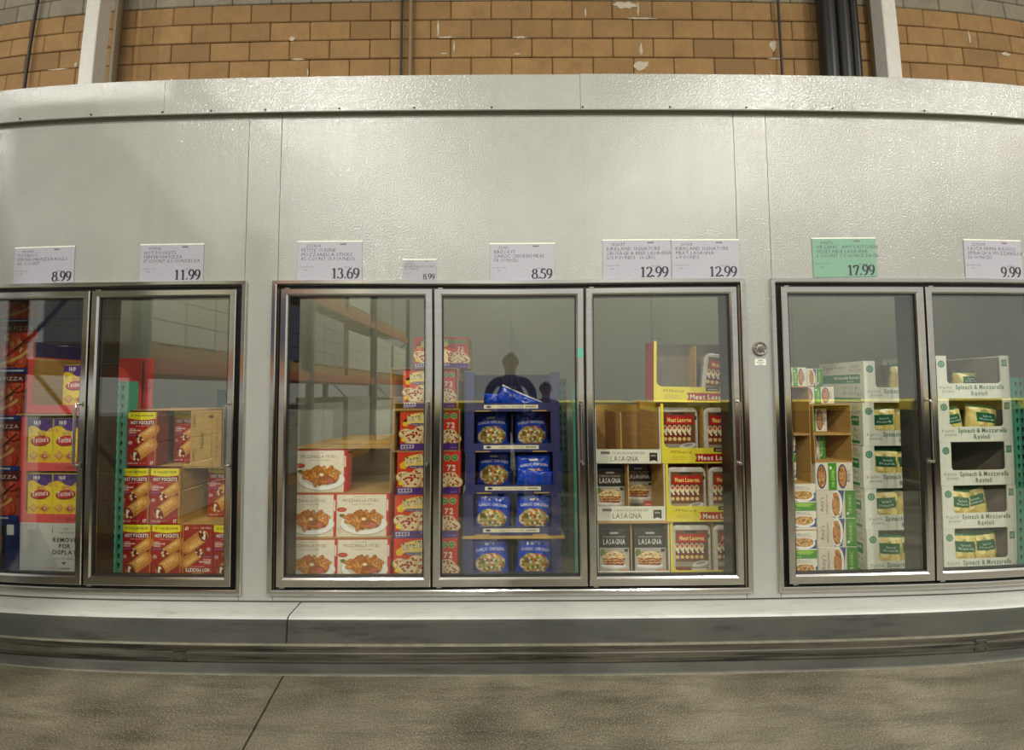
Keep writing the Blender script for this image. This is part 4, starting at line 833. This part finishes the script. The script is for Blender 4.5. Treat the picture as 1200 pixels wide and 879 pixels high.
TN = ['bottom', 'second from bottom', 'middle', 'second from top', 'top']
bd = MB().cbox(0, 0.545, 0, 0.38, 0, 0.0145, 0.002).build('cardboard_sheet', M['kraft'], None, (-0.268, 0.15, tzs[0] + TH + 0.0005)); tag(bd, 'bent kraft sheet above the bottom navy tray', 'cardboard sheet')
base = MB().box(0, 0.54, 0, 0.38, 0, 0.0035).build('cardboard_sheet', M['kraft'], None, (-0.266, 0.16, FZ)); tag(base, 'kraft sheet under the bottom navy tray', 'cardboard sheet')
for i in range(5):
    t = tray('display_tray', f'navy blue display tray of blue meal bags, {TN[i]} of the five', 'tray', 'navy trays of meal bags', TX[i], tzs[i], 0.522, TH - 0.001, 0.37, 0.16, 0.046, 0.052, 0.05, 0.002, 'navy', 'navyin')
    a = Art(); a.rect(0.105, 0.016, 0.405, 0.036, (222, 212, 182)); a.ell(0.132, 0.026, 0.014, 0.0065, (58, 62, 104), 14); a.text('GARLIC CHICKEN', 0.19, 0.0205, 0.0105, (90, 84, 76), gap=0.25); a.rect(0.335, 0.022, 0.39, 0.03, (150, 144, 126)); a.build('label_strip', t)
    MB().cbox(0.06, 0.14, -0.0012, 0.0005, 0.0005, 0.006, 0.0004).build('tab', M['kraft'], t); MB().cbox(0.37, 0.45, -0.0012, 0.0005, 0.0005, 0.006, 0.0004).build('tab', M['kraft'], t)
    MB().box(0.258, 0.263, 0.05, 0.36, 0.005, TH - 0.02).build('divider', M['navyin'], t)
    if i < 4:
        for k in range(2):
            y = 0.225 if i < 2 else (0.30 if (i == 3 or k == 0) else 0.225); h = 0.198 if (i, k) != (2, 1) else 0.19
            X = TX[i] + (0.146, 0.376)[k]
            bag('meal_bag', f'blue bag of frozen garlic chicken meal, {("left", "right")[k]} one in the {TN[i]} navy tray', 'blue frozen meal bags', X, y, tzs[i] + 0.006, 0.196, h, 0.07, ['bluefilm', 'veg'], meal_region, (0, (-0.05, 0.06, 0.03, -0.04)[(i + k) % 4], 0), meal_art(0.196, h), seed=i * 2 + k)
bag('meal_bag', 'blue meal bag lying folded and tilted across the top navy tray', 'blue frozen meal bags', -0.075, 0.25, tzs[4] + 0.10, 0.11, 0.25, 0.06, ['bluefilm', 'clearfilm'], lambda u, v: 1 if u < 0.06 else 0, (0.1, 1.98, 0.1), None, seed=21)
bag('meal_bag', 'blue meal bag slumped at the bottom of the top navy tray', 'blue frozen meal bags', -0.08, 0.31, tzs[4] + 0.006, 0.2, 0.09, 0.09, ['bluefilm'], lambda u, v: 0, (0.1, 0.05, 0), None, seed=33)
bag('meal_bag', 'small slumped blue bag lying in front in the middle navy tray', 'blue frozen meal bags', TX[2] + 0.375, 0.195, tzs[2] + 0.03, 0.2, 0.085, 0.03, ['bluefilm'], lambda u, v: 0, (0, 0.08, 0), None, seed=40)

# --- sausage lasagna cartons (white lip) and boxes
LG = 'sausage lasagna cartons'
def lasagna_lip(w, h):
    a = Art(); a.rect(0.002, 0.002, w - 0.002, h - 0.002, (222, 220, 200)); g = (80, 76, 68)
    a.rect(w * 0.08, h * 0.66, w * 0.22, h * 0.84, (120, 116, 106)); a.text('ITALIAN SAUSAGE AND BEEF', w * 0.25, h * 0.66, h * 0.16, g, width=w * 0.5); a.text('LASAGNA', w * 0.23, h * 0.16, h * 0.36, (60, 56, 50), width=w * 0.42)
    a.poly([(w * 0.82, h * 0.76), (w * 0.94, h * 0.76), (w * 0.94, h * 0.14), (w * 0.88, h * 0.24), (w * 0.82, h * 0.14)], (40, 38, 36)); a.rect(w * 0.84, h * 0.5, w * 0.92, h * 0.62, (150, 146, 136)); return a
CW = (0.383, 0.366, 0.350); cz = FZ
for i in range(3):
    h = 0.300 if i < 2 else 0.302; lip = 0.075 if i else 0.05
    t = tray('shipping_tray', f'kraft carton with a white lasagna lip, {("bottom, holding two black boxes", "middle, with boxes set back", "top, empty inside")[i]}', 'carton', LG, 0.450, cz, CW[i], h, 0.36, 0.162, lip, 0.006, 0.006, 0.002, 'white', 'kraft', side='kraft')
    lasagna_lip(CW[i], lip).build('lip_print', t)
    MB().box(CW[i] / 2 - 0.003 - (0.03 if i == 2 else 0.005), CW[i] / 2 + 0.003 - (0.03 if i == 2 else 0.005), 0.02, 0.35, 0.005, h - 0.03 if i == 2 else h - 0.006).build('divider', M['kraft'], t)
    if i < 2:
        for k in range(2):
            y = (0.172, 0.172) if i == 0 else (0.23, 0.34); X = 0.450 + (0.012 if k == 0 else 0.2)
            carton('lasagna_box', f'black and white lasagna box, {("left", "right")[k]} one in the {("bottom", "middle")[i]} white-lipped carton', 'box', 'black lasagna boxes', X, cz + 0.005, 0.168 if k else 0.16, 0.262 if i == 0 else 0.255, 0.07, y[k], 'dark', art_lasagna)
    if i == 0:
        bd = MB().cbox(0, 0.40, 0, 0.3, 0, 0.009, 0.001).build('cardboard_sheet', M['kraft'], None, (0.446, 0.152, cz + h + 0.0005)); tag(bd, 'kraft sheet under the middle white-lipped lasagna carton', 'cardboard sheet'); cz += 0.0105
    cz += h + 0.001

# --- meat lasagna trays (yellow)
YG = 'yellow meat lasagna trays'
def meat_lip(w, h):
    a = Art(); a.rect(0.001, 0.001, w - 0.001, h - 0.001, (230, 214, 62)); a.text('All Natural', w * 0.1, h * 0.68, h * 0.17, (60, 56, 26), width=w * 0.24, rot=-0.03)
    for i in range(3): a.rect(w * 0.12, h * (0.22 + 0.1 * i), w * 0.28, h * (0.26 + 0.1 * i), (206, 180, 60))
    x0, x1 = w * 0.38, w * 0.94; a.poly([(x0, h * 0.62), (x0 + 0.01, h * 0.36), (x0, h * 0.1), (x1, h * 0.1), (x1 - 0.01, h * 0.36), (x1, h * 0.62)], (178, 32, 28)); a.text('Meat Lasagna', (x0 + x1) / 2, h * 0.22, h * 0.29, (252, 244, 214), 'c', width=(x1 - x0) * 0.86, bold=1)
    a.rect(w * 0.6, h * 0.74, w * 0.76, h * 1.0, (40, 36, 30)); a.rect(w * 0.62, h * 0.82, w * 0.74, h * 0.9, (180, 170, 140)); return a
def meat_pack(label, x, y, z, w=0.215, h=0.26, rot=(0, 0, 0)):
    def body():
        r = 0.03; pts = []
        for cx, cz_, a0 in ((w - r, r, -90), (w - r, h - r, 0), (r, h - r, 90), (r, r, 180)): pts += arc(cx, cz_, r, r, a0, a0 + 90, 5)
        inner = [(w / 2 + (px - w / 2) * 0.94, h / 2 + (pz - h / 2) * 0.95) for px, pz in pts]; n = len(pts); b = MB()
        vs = [(p[0], 0.0, p[1]) for p in inner] + [(p[0], 0.01, p[1]) for p in pts] + [(w / 2 + (p[0] - w / 2) * 0.9, 0.055, h / 2 + (p[1] - h / 2) * 0.92) for p in pts]
        fs = [tuple(range(n))] + [(i, (i + 1) % n, n + (i + 1) % n, n + i) for i in range(n)] + [(n + i, n + (i + 1) % n, 2 * n + (i + 1) % n, 2 * n + i) for i in range(n)] + [tuple(range(3 * n - 1, 2 * n - 1, -1))]
        return b.add(vs, fs).mesh('lasagna_pack', M['clearfilm'], True)
    o = link('lasagna_pack', cached(('meat', w, h), body), None, (x, y, z), rot); tag(o, label, 'pack', 'shrink-wrapped meat lasagna packs')
    link('printed_sleeve', cached(('meatart', w, h), lambda: art_meat(w * 0.9, h * 0.92).mesh('printed_sleeve', M['ink'])), o, (w * 0.05, -0.0002, h * 0.04)); return o
yz = FZ; YX = (0.838, 0.820, 0.803, 0.768); YH = (0.305, 0.308, 0.32, 0.33)
for i in range(4):
    lip = 0.05 if i == 0 else 0.082; rot = (0, 0.022, 0) if i == 3 else (0, 0, 0)
    z = yz + (0.011 if i == 3 else 0)
    t = tray('display_tray', f'yellow meat lasagna display tray, {("bottom of its stack", "second from the bottom", "third from the bottom with a red side", "tilted on top of the stack")[i]}', 'tray', YG, YX[i], z, 0.462, YH[i] - 0.001, 0.36 if i < 3 else 0.13, 0.162, lip, 0.014, 0.014, 0.03, 'yellow', 'greyin', rot=rot, side='yellowside')
    meat_lip(0.462, lip).build('lip_print', t); MB().box(0.238, 0.242, 0.03, 0.35 if i < 3 else 0.12, 0.005, YH[i] - 0.02).build('divider', M['kraft'], t)
    n = ('left', 'right')
    if i < 3:
        for k in range(2): meat_pack(f'shrink-wrapped meat lasagna pack, {n[k]} one in the yellow tray {("at the bottom", "second from the bottom", "with a red side")[i]}', YX[i] + 0.012 + 0.226 * k, (0.172, 0.172, 0.21 if k == 0 else 0.172)[i], z + 0.0055, 0.212, YH[i] - 0.03)
    else: meat_pack('shrink-wrapped meat lasagna pack leaning inside the tilted top yellow tray', 1.03, 0.185, z + 0.004, 0.2, 0.265, (0, 0.13, 0))
    yz += YH[i]

# --- vegetable lasagna boxes
VG = 'vegetable lasagna boxes'
V = lambda lab, x, z, w, h, art, y=0.165, side='white', d=0.14: carton('vegetable_lasagna_box', lab, 'box', VG, x, z, w, h, d, y, side, art)
V('white and green vegetable lasagna box, bottom of the left column', 1.490, FZ, 0.136, 0.250, art_veg); V('white and green vegetable lasagna box, second in the left column', 1.489, FZ + 0.255, 0.138, 0.244, art_veg)
sh = MB().cbox(0, 0.142, 0, 0.14, 0, 0.0038, 0.0008).build('cardboard_sheet', M['kraft'], None, (1.488, 0.165, FZ + 0.2506)); tag(sh, 'kraft strip between the two lower vegetable lasagna boxes', 'cardboard sheet')
ka = open_box('kraft_carton', 'tall open kraft carton in the left vegetable lasagna column, lower', 'kraft cartons of vegetable lasagna', 1.490, FZ + 0.5, 0.118, 0.262, 0.26, 0.165); V('vegetable lasagna box set back in the lower tall kraft carton', 1.497, FZ + 0.5045, 0.07, 0.24, art_veg, 0.22)
kb = open_box('kraft_carton', 'tall open kraft carton in the left vegetable lasagna column, upper and empty', 'kraft cartons of vegetable lasagna', 1.489, FZ + 0.763, 0.12, 0.258, 0.26, 0.165)
V('small white vegetable lasagna box lying on the upper tall kraft carton', 1.489, FZ + 1.022, 0.112, 0.103, art_vegband, 0.17)
for i, (x, h) in enumerate(((1.634, 0.163), (1.632, 0.152), (1.632, 0.149))):
    V(f'grey-green vegetable lasagna box lying on its side, {ORD[i]} in the right column', x, FZ + sum((0.163, 0.152, 0.149)[:i]), 0.214, h - 0.001, art_vegside)
V('vegetable lasagna box with a green band across, above the boxes on their sides', 1.628, FZ + 0.464, 0.206, 0.147, art_vegband)
k1 = open_box('kraft_carton', 'open kraft carton in the right vegetable lasagna column, lower', 'kraft cartons of vegetable lasagna', 1.620, FZ + 0.612, 0.216, 0.150, 0.3, 0.165); V('dim vegetable lasagna box inside the lower wide kraft carton', 1.63, FZ + 0.6165, 0.12, 0.13, art_vegside, 0.24)
k2 = open_box('kraft_carton', 'open kraft carton in the right vegetable lasagna column, upper', 'kraft cartons of vegetable lasagna', 1.617, FZ + 0.763, 0.218, 0.160, 0.3, 0.165); V('dim red-edged box inside the upper wide kraft carton', 1.63, FZ + 0.7675, 0.15, 0.13, art_vegband, 0.26, 'rednavy')
V('dim vegetable lasagna box lying on the upper wide kraft carton', 1.622, FZ + 0.924, 0.17, 0.097, art_vegband, 0.22, 'rednavy'); V('grey vegetable lasagna box on top beside the small white one', 1.622, FZ + 1.022, 0.128, 0.10, art_vegside, 0.24)

# --- ravioli cartons
RG = 'white ravioli cartons'
GR = (66, 118, 92); GY = (120, 132, 116)
def rav_art(w, h, lip):
    a = Art(); a.ell(0.034, h * 0.8, 0.02, 0.02, GR, 20); a.ell(0.034, h * 0.8, 0.0145, 0.0145, (120, 164, 138), 16); a.rect(0.031, h * 0.8 - 0.008, 0.037, h * 0.8 + 0.008, GR); a.rect(w - 0.044, h * 0.74, w - 0.014, h * 0.9, GR); a.ell(w - 0.029, h * 0.82, 0.011, 0.014, (120, 164, 138), 12)
    a.text('Pasta', 0.02, 0.052, 0.016, GY, rot=0.06, width=0.07); a.text('Prima', 0.035, 0.03, 0.015, GY, rot=0.06, width=0.065); a.text('Spinach & Mozzarella', 0.11, 0.05, 0.024, (92, 122, 98), width=0.285, bold=1); a.text('Ravioli', 0.2, 0.016, 0.024, (92, 122, 98), width=0.095, bold=1); return a
def rav_side(d, h):
    a = Art(); a.rect(0.002, 0.002, d - 0.002, h - 0.002, (214, 214, 190)); a.text('Pasta Prima', 0.04, h * 0.82, h * 0.1, (96, 108, 90), width=0.15); a.text('KEEP', d - 0.05, h * 0.84, h * 0.075, (110, 130, 100), 'c'); a.text('FROZEN', d - 0.05, h * 0.74, h * 0.075, (110, 130, 100), 'c', width=0.07)
    a.rect(0.02, h * 0.46, d - 0.022, h * 0.68, (44, 128, 76)); a.text('Mozzarella Ravioli', d - 0.03, h * 0.57, h * 0.07, WHI, 'r', width=0.16, bold=1); a.text('Spinach', d - 0.06, h * 0.49, h * 0.045, WHI, 'r')
    a.text('10-3.5 lbs.', d - 0.02, h * 0.31, h * 0.1, (96, 120, 84), 'r', width=0.11); a.text('(10-1.59 kg.)', d - 0.015, h * 0.18, h * 0.1, (96, 120, 84), 'r', width=0.12); a.rect(0.02, h * 0.04, d - 0.02, h * 0.11, (44, 128, 76)); return a
def rav_region(u, v):
    if 0.16 < u < 0.84 and 0.5 < v < 0.76: return 1
    return 1 if v > 0.93 else 0
def rav_label(w, h):
    a = Art(); a.text('Spinach', 0, h * 0.65, h * 0.06, (206, 222, 206), 'c'); a.text('Mozzarella', 0, h * 0.56, h * 0.06, (206, 222, 206), 'c', width=w * 0.45); return a
def ravioli(x0, z0, w, h, label, col, bags, pl=0.064, pr=0.052, tag_='', rot=(0, 0, 0)):
    t = tray('ravioli_carton', label, 'carton', RG, x0, z0, w, h - 0.001, 0.31, 0.165, 0.082, pl, pr, 0.018, 'white', 'greyin', top=False, rot=rot)
    rav_art(w, h, 0.082).build('front_print', t); rav_side(0.306, h).build('side_print', t, None, (0, 0.308, 0), (0, 0, -PI / 2))
    for k, (dx, dy, bw_, bh_, tilt) in enumerate(bags):
        bag('ravioli_bag', f'{("left", "right")[k]} green-labelled ravioli bag in the {tag_}', 'clear ravioli bags', x0 + dx, 0.165 + dy, z0 + 0.008, bw_, bh_, 0.075, ['pasta', 'greenfilm'], rav_region, (0, tilt, 0), rav_label(bw_, bh_), seed=int(abs(x0 * 100)) + int(z0 * 10) + k, n=22)
    return t
B2 = lambda s: [(0.145, 0.055, 0.19, 0.205, 0.05 * s), (0.31, 0.075, 0.18, 0.2, -0.07 * s)]
zr = FZ
for i, (x, h) in enumerate(((1.900, 0.246), (1.897, 0.224), (1.893, 0.228), (1.900, 0.234), (1.915, 0.228))):
    ravioli(x, zr, 0.412, h, f'white and green ravioli carton in the stack beside vegetable lasagna, {ORD[i] if i < 4 else "topmost"}', 0, B2((-1) ** i) if i != 4 else [(0.3, 0.08, 0.16, 0.205, 0.06)], tag_=f'{ORD[i] if i < 4 else "topmost"} carton beside vegetable lasagna'); zr += h
zr = FZ
for i, (x, h) in enumerate(((2.330, 0.247), (2.330, 0.231), (2.326, 0.236), (2.325, 0.237), (2.321, 0.236))):
    bags = {0: B2(1), 1: [(0.12, 0.05, 0.15, 0.2, 0.1), (0.28, 0.09, 0.2, 0.2, -0.2)], 2: [], 3: [(0.13, 0.06, 0.16, 0.18, -0.15), (0.3, 0.06, 0.18, 0.19, 0.12)], 4: [(0.33, 0.14, 0.13, 0.15, 0.0)]}[i]
    ravioli(x, zr, 0.432, h, f'white and green ravioli carton in the far right stack, {("lowest", "second from the bottom", "empty one in the middle", "fourth from the bottom", "nearly empty one on top")[i]}', 1, bags, tag_=f'{("lowest", "second", "middle", "fourth", "top")[i]} carton of the far right stack'); zr += h
# ------------------------------------------------------------------ the aisle behind the camera (seen only as reflections)
for k, (x, y) in enumerate(HIGH_BAYS):
    r = empty('high_bay_lamp', (x, y, 8.2)); row = 'farthest' if y < -10 else 'middle' if y < -4 else 'nearest'; xs = sorted(a for a, b in HIGH_BAYS if b == y)
    tag(r, f'round high bay warehouse lamp, {("first", "second", "third", "fourth")[xs.index(x)]} from the left in the {row} ceiling row', 'lamp', 'high bay lamps')
    MB().lathe([(0.06, 0.55), (0.09, 0.5), (0.1, 0.32), (0.26, 0.05), (0.27, 0.0), (0.25, 0.0), (0.24, 0.04)], (0, 0, 0), 'z', 28).build('lamp_shade', M['lampwhite'], r, smooth=True)
    MB().lathe([(0.24, 0.02), (0.15, 0.005), (0.0, 0.0)], (0, 0, 0), 'z', 28).build('lens', M['emit'], r, smooth=True)
    MB().tube([(0, 0, 0.55), (0, 0, 1.0)], 0.012, 8).build('hanger', M['pipe'], r)
    ld = bpy.data.lights.new('lamp_light', 'AREA'); ld.shape = 'DISK'; ld.size = 0.4; ld.energy = LAMP_POWER; ld.color = (1.0, 0.975, 0.915)
    link('lamp_light', ld, r, (0, 0, -0.01))

RX, RY0, BAY = -3.0, -1.15, 2.6
rk = empty('pallet_rack', (RX, RY0, 0)); tag(rk, 'tall pallet rack with green uprights and orange beams across the aisle, reflected in the doors', 'rack')
for i in range(4):
    for dx in (0.0, -1.05):
        u = MB().cbox(dx - 0.045, dx + 0.045, -0.04, 0.04, 0, 3.9, 0.004).build('upright', M['greendark'], rk, (0, -BAY * i, 0))
    MB().tube([(0, 0, 0.5), (-1.05, 0, 1.6), (0, 0, 2.7), (-1.05, 0, 3.8)], 0.018, 6).build('brace', M['greendark'], rk, (0, -BAY * i, 0))
LEV = (1.55, 2.75)
for i in range(3):
    for z in LEV:
        for dx in (0.0, -1.05): MB().cbox(dx - 0.03, dx + 0.03, -BAY + 0.045, -0.045, z - 0.13, z, 0.004).build('beam', M['orange'], rk, (0, -BAY * i, 0))
        for s_ in range(6): MB().box(-1.02, -0.031, -0.36 - 0.4 * s_, -0.24 - 0.4 * s_, z - 0.025, z - 0.002).build('deck_slat', M['conduit'], rk, (0, -BAY * i, 0))
lv = ['on the floor', 'on the first beam level', 'on the second beam level']
cols = ['wrap', 'white', 'pizzaside', 'wrap', 'wrap', 'white', 'wrap']
for i in range(3):
    for j, z in enumerate((0.0, LEV[0], LEV[1])):
        for k in range(2):
            h = (1.2, 0.98, 1.1)[j] * random.uniform(0.85, 0.97); nz = 4; b = MB(); n = 0
            for zz in range(nz):
                for xx in range(3):
                    for yy in range(3): b.cbox(-0.98 + xx * 0.32, -0.98 + xx * 0.32 + 0.315, -1.08 + yy * 0.35, -1.08 + yy * 0.35 + 0.345, 0.14 + zz * (h - 0.14) / nz, 0.14 + (zz + 1) * (h - 0.14) / nz - 0.004, 0.008, 0)
            o = empty('pallet_load', (RX + 0.01, RY0 - BAY * i - 0.07 - 1.24 * k, z + 0.001)); tag(o, f'{("nearest", "second", "third", "fourth", "fifth", "farthest")[2 * i + k]} pallet load {lv[j]} of the reflected rack', 'pallet load', 'pallet loads on the rack')
            b.build('cartons', M[random.choice(cols)], o)
            p = MB()
            for yy in range(5): p.box(-1.0, -0.02, -1.1 + yy * 0.25, -1.0 + yy * 0.25, 0.12, 0.139)
            for xx in (-1.0, -0.56, -0.1): p.box(xx, xx + 0.08, -1.1, 0.0, 0.0, 0.12)
            p.build('pallet', M['kraft'], o)

# low stacks of merchandise on pallets across the aisle
for i, x in enumerate((-1.6, 0.2, 2.0, 3.8, 5.6, 7.4)):
    o = empty('merchandise_stack', (x, -3.35, 0)); tag(o, f'low dark merchandise stack with yellow top cartons across the aisle, {("first", "second", "third", "fourth", "fifth", "sixth")[i]} from the rack', 'merchandise stack', 'merchandise stacks across the aisle')
    p = MB()
    for k in range(5): p.box(k * 0.36, k * 0.36 + 0.12, -1.0, 0, 0.12, 0.139)
    for y in (-1.0, -0.54, -0.09): p.box(0, 1.56, y, y + 0.09, 0, 0.12)
    p.build('pallet', M['kraft'], o); b = MB(); t = MB()
    for zz in range(4):
        for xx in range(4):
            for yy in range(3): (b if zz < 3 else t).cbox(xx * 0.4 - 0.02, xx * 0.4 + 0.375, -1.0 + yy * 0.335, -1.0 + yy * 0.335 + 0.33, 0.14 + zz * 0.275, 0.14 + zz * 0.275 + (0.271 if zz < 3 else 0.13), 0.006)
    b.build('dark_cartons', M[('dark', 'pizzaside', 'rednavy', 'dark', 'greendark', 'dark')[i]], o); t.build('yellow_cartons', M['yellow'], o)

# the people reflected in the middle door
def person(name, label, loc, H, cloth, legs, hairm, holds):
    """one skinned body: joints in metres for a height of 1.72, scaled to H"""
    k = H / 1.72
    V_ = {'pel': (0, 0, 0.93, 0.13), 'wai': (0, 0, 1.08, 0.125), 'che': (0, 0.01, 1.27, 0.14), 'sho': (0, 0, 1.40, 0.095), 'nec': (0, 0.01, 1.48, 0.055), 'jaw': (0, 0.035, 1.545, 0.07), 'hed': (0, 0.02, 1.625, 0.092), 'top': (0, 0.01, 1.685, 0.065),
          'nos': (0, 0.125, 1.605, 0.014), 'earL': (-0.088, 0.01, 1.61, 0.016), 'earR': (0.088, 0.01, 1.61, 0.016)}
    E_ = [('pel', 'wai'), ('wai', 'che'), ('che', 'sho'), ('sho', 'nec'), ('nec', 'jaw'), ('jaw', 'hed'), ('hed', 'top'), ('hed', 'nos'), ('hed', 'earL'), ('hed', 'earR')]
    for s_, t in ((-1, 'L'), (1, 'R')):
        arm = [(0.17, 0, 1.40, 0.062), (0.25, -0.01, 1.30, 0.055), (0.27, 0.04, 1.15, 0.047), (0.17, 0.22, 1.19, 0.037), (0.085, 0.33, 1.255, 0.026)] if holds else \
              [(0.17, 0, 1.40, 0.06), (0.225, -0.01, 1.28, 0.052), (0.245, -0.01, 1.10, 0.044), (0.25, 0.05, 0.93, 0.034), (0.25, 0.07, 0.86, 0.026)]
        pn = 'sho'
        for q, (x, y, z, r) in enumerate(arm):
            V_[f'a{t}{q}'] = (x * s_, y, z, r); E_.append((pn, f'a{t}{q}')); pn = f'a{t}{q}'
        hx, hy, hz, _ = arm[-1]; palm = (hx - 0.02, hy + 0.03, hz + 0.03) if holds else (hx, hy + 0.01, hz - 0.05)
        V_[f'p{t}'] = (palm[0] * s_, palm[1], palm[2], 0.027); E_.append((pn, f'p{t}'))
        for f in range(5):
            if holds:
                a = (palm[0] - 0.005, palm[1] + 0.01 + (0.0 if f else -0.012), palm[2] + (0.024 - 0.017 * f if f else 0.03)); bq = (a[0] - 0.03, a[1] + (0.012 if f else -0.02), a[2] + (0.002 if f else 0.02)); cq = (bq[0] - 0.022, bq[1] - (0.004 if f else 0), bq[2])
            else:
                a = (palm[0], palm[1] + 0.028 - 0.016 * f, palm[2] - 0.025); bq = (a[0], a[1] + (0.02 if f == 0 else 0.002), a[2] - 0.035); cq = (a[0] - 0.012, bq[1] + 0.004, bq[2] - (0.02 + 0.006 * (f in (2, 3))))
            for q, p in enumerate((a, bq, cq)):
                V_[f'f{t}{f}{q}'] = (p[0] * s_, p[1], p[2], 0.0095 - 0.001 * q); E_.append((f'p{t}' if q == 0 else f'f{t}{f}{q - 1}', f'f{t}{f}{q}'))
        leg = [(0.09, 0, 0.87, 0.09), (0.1, 0.01, 0.68, 0.078), (0.105, 0.015, 0.49, 0.056), (0.11, -0.005, 0.3, 0.052), (0.11, -0.015, 0.09, 0.036), (0.11, 0.03, 0.04, 0.036), (0.115, 0.12, 0.03, 0.03)]
        pn = 'pel'
        for q, (x, y, z, r) in enumerate(leg): V_[f'l{t}{q}'] = (x * s_, y, z, r); E_.append((pn, f'l{t}{q}')); pn = f'l{t}{q}'
    names = list(V_); me = bpy.data.meshes.new(name); me.from_pydata([(a * k, b * k, c * k) for a, b, c, _ in V_.values()], [(names.index(a), names.index(b)) for a, b in E_], [])
    o = link(name, me); md = o.modifiers.new('skin', 'SKIN'); md.use_smooth_shade = True
    for i, n in enumerate(names):
        sv = me.skin_vertices[0].data[i]; r = V_[n][3] * k; sv.radius = (r * (1.3 if n in ('pel', 'wai', 'che', 'sho') else 1.0), r * (0.85 if n in ('pel', 'wai', 'che', 'sho') else 1.0)); sv.use_root = (n == 'pel')
    sb = o.modifiers.new('sub', 'SUBSURF'); sb.levels = 2; sb.render_levels = 2
    bpy.context.view_layer.update(); dg = bpy.context.evaluated_depsgraph_get(); fin = bpy.data.meshes.new_from_object(o.evaluated_get(dg)); o.modifiers.clear(); o.data = fin; fin.name = name
    fin.materials.clear()
    for m in (cloth, 'skin', legs, 'shoe'): fin.materials.append(M[m])
    hand = [Vector(V_[f'p{t}'][:3]) * k for t in 'LR']
    for p in fin.polygons:
        c = p.center; z = c.z / k
        p.material_index = 1 if (z > 1.475 or min((c - h_).length for h_ in hand) < 0.095 * k) else 3 if z < 0.085 else 2 if z < 0.92 and abs(c.x) < 0.21 * k else 0
        p.use_smooth = True
    o.location = loc; tag(o, label, 'person')
    b = MB(); n1, n2 = 14, 20        # hair cap hugging the crown, back and sides of the head
    vs = []
    for i in range(n1 + 1):
        th = 0.62 * PI * i / n1
        for j in range(n2):
            ph = 2 * PI * j / n2; rr = 0.107 * (1 + 0.03 * noise.noise(Vector((i, j, 0)))); front = max(0, math.sin(ph)); t2 = th * (1 - 0.45 * front)
            vs.append((rr * 0.93 * math.sin(t2) * math.cos(ph) * k, (0.012 + rr * 1.05 * math.sin(t2) * math.sin(ph)) * k, (1.625 + rr * 1.08 * math.cos(t2)) * k))
    fs = [(i * n2 + j, i * n2 + (j + 1) % n2, (i + 1) * n2 + (j + 1) % n2, (i + 1) * n2 + j) for i in range(n1) for j in range(n2)]
    b.add(vs, fs).build('hair', M[hairm], o, smooth=True)
    for s_ in (-1, 1):
        MB().lathe([(0.0, -0.011), (0.008, -0.008), (0.011, 0.0), (0.008, 0.008), (0.0, 0.011)], (0, 0, 0), 'z', 12).build('eye', M['phone'], o, (0.034 * s_ * k, 0.098 * k, 1.628 * k))
    MB().cbox(-0.024, 0.024, -0.004, 0.004, -0.004, 0.004, 0.002).build('mouth', M['maroon'], o, (0, 0.1 * k, 1.553 * k))
    return o
person('person', 'person in a black jacket holding up a phone, reflected in the middle door', (-0.015, -2.31, 0), 1.68, 'jacket', 'trousers', 'greyhair' if 'greyhair' in M else 'hair', True)
person('person', 'shorter brown-haired person in maroon standing beside the photographer, dimly reflected', (0.42, -2.72, 0), 1.36, 'maroon', 'trousers', 'hair', False)
ph = empty('phone', (0, -1.925, 1.205)); tag(ph, 'black phone held up in both hands by the reflected photographer', 'phone')
MB().cbox(-0.075, 0.075, 0, 0.008, 0, 0.073, 0.003).build('phone_body', M['phone'], ph)
lens = MB().cbox(0.04, 0.07, 0.008, 0.0105, 0.038, 0.068, 0.001).build('camera_bump', M['phone'], ph)
for dx, dz in ((0.048, 0.045), (0.048, 0.061), (0.062, 0.053)): MB().lathe([(0.006, 0.0), (0.006, 0.002), (0.0, 0.0022)], (dx, 0.0105, dz), 'y', 14).build('lens', M['glass'], lens)
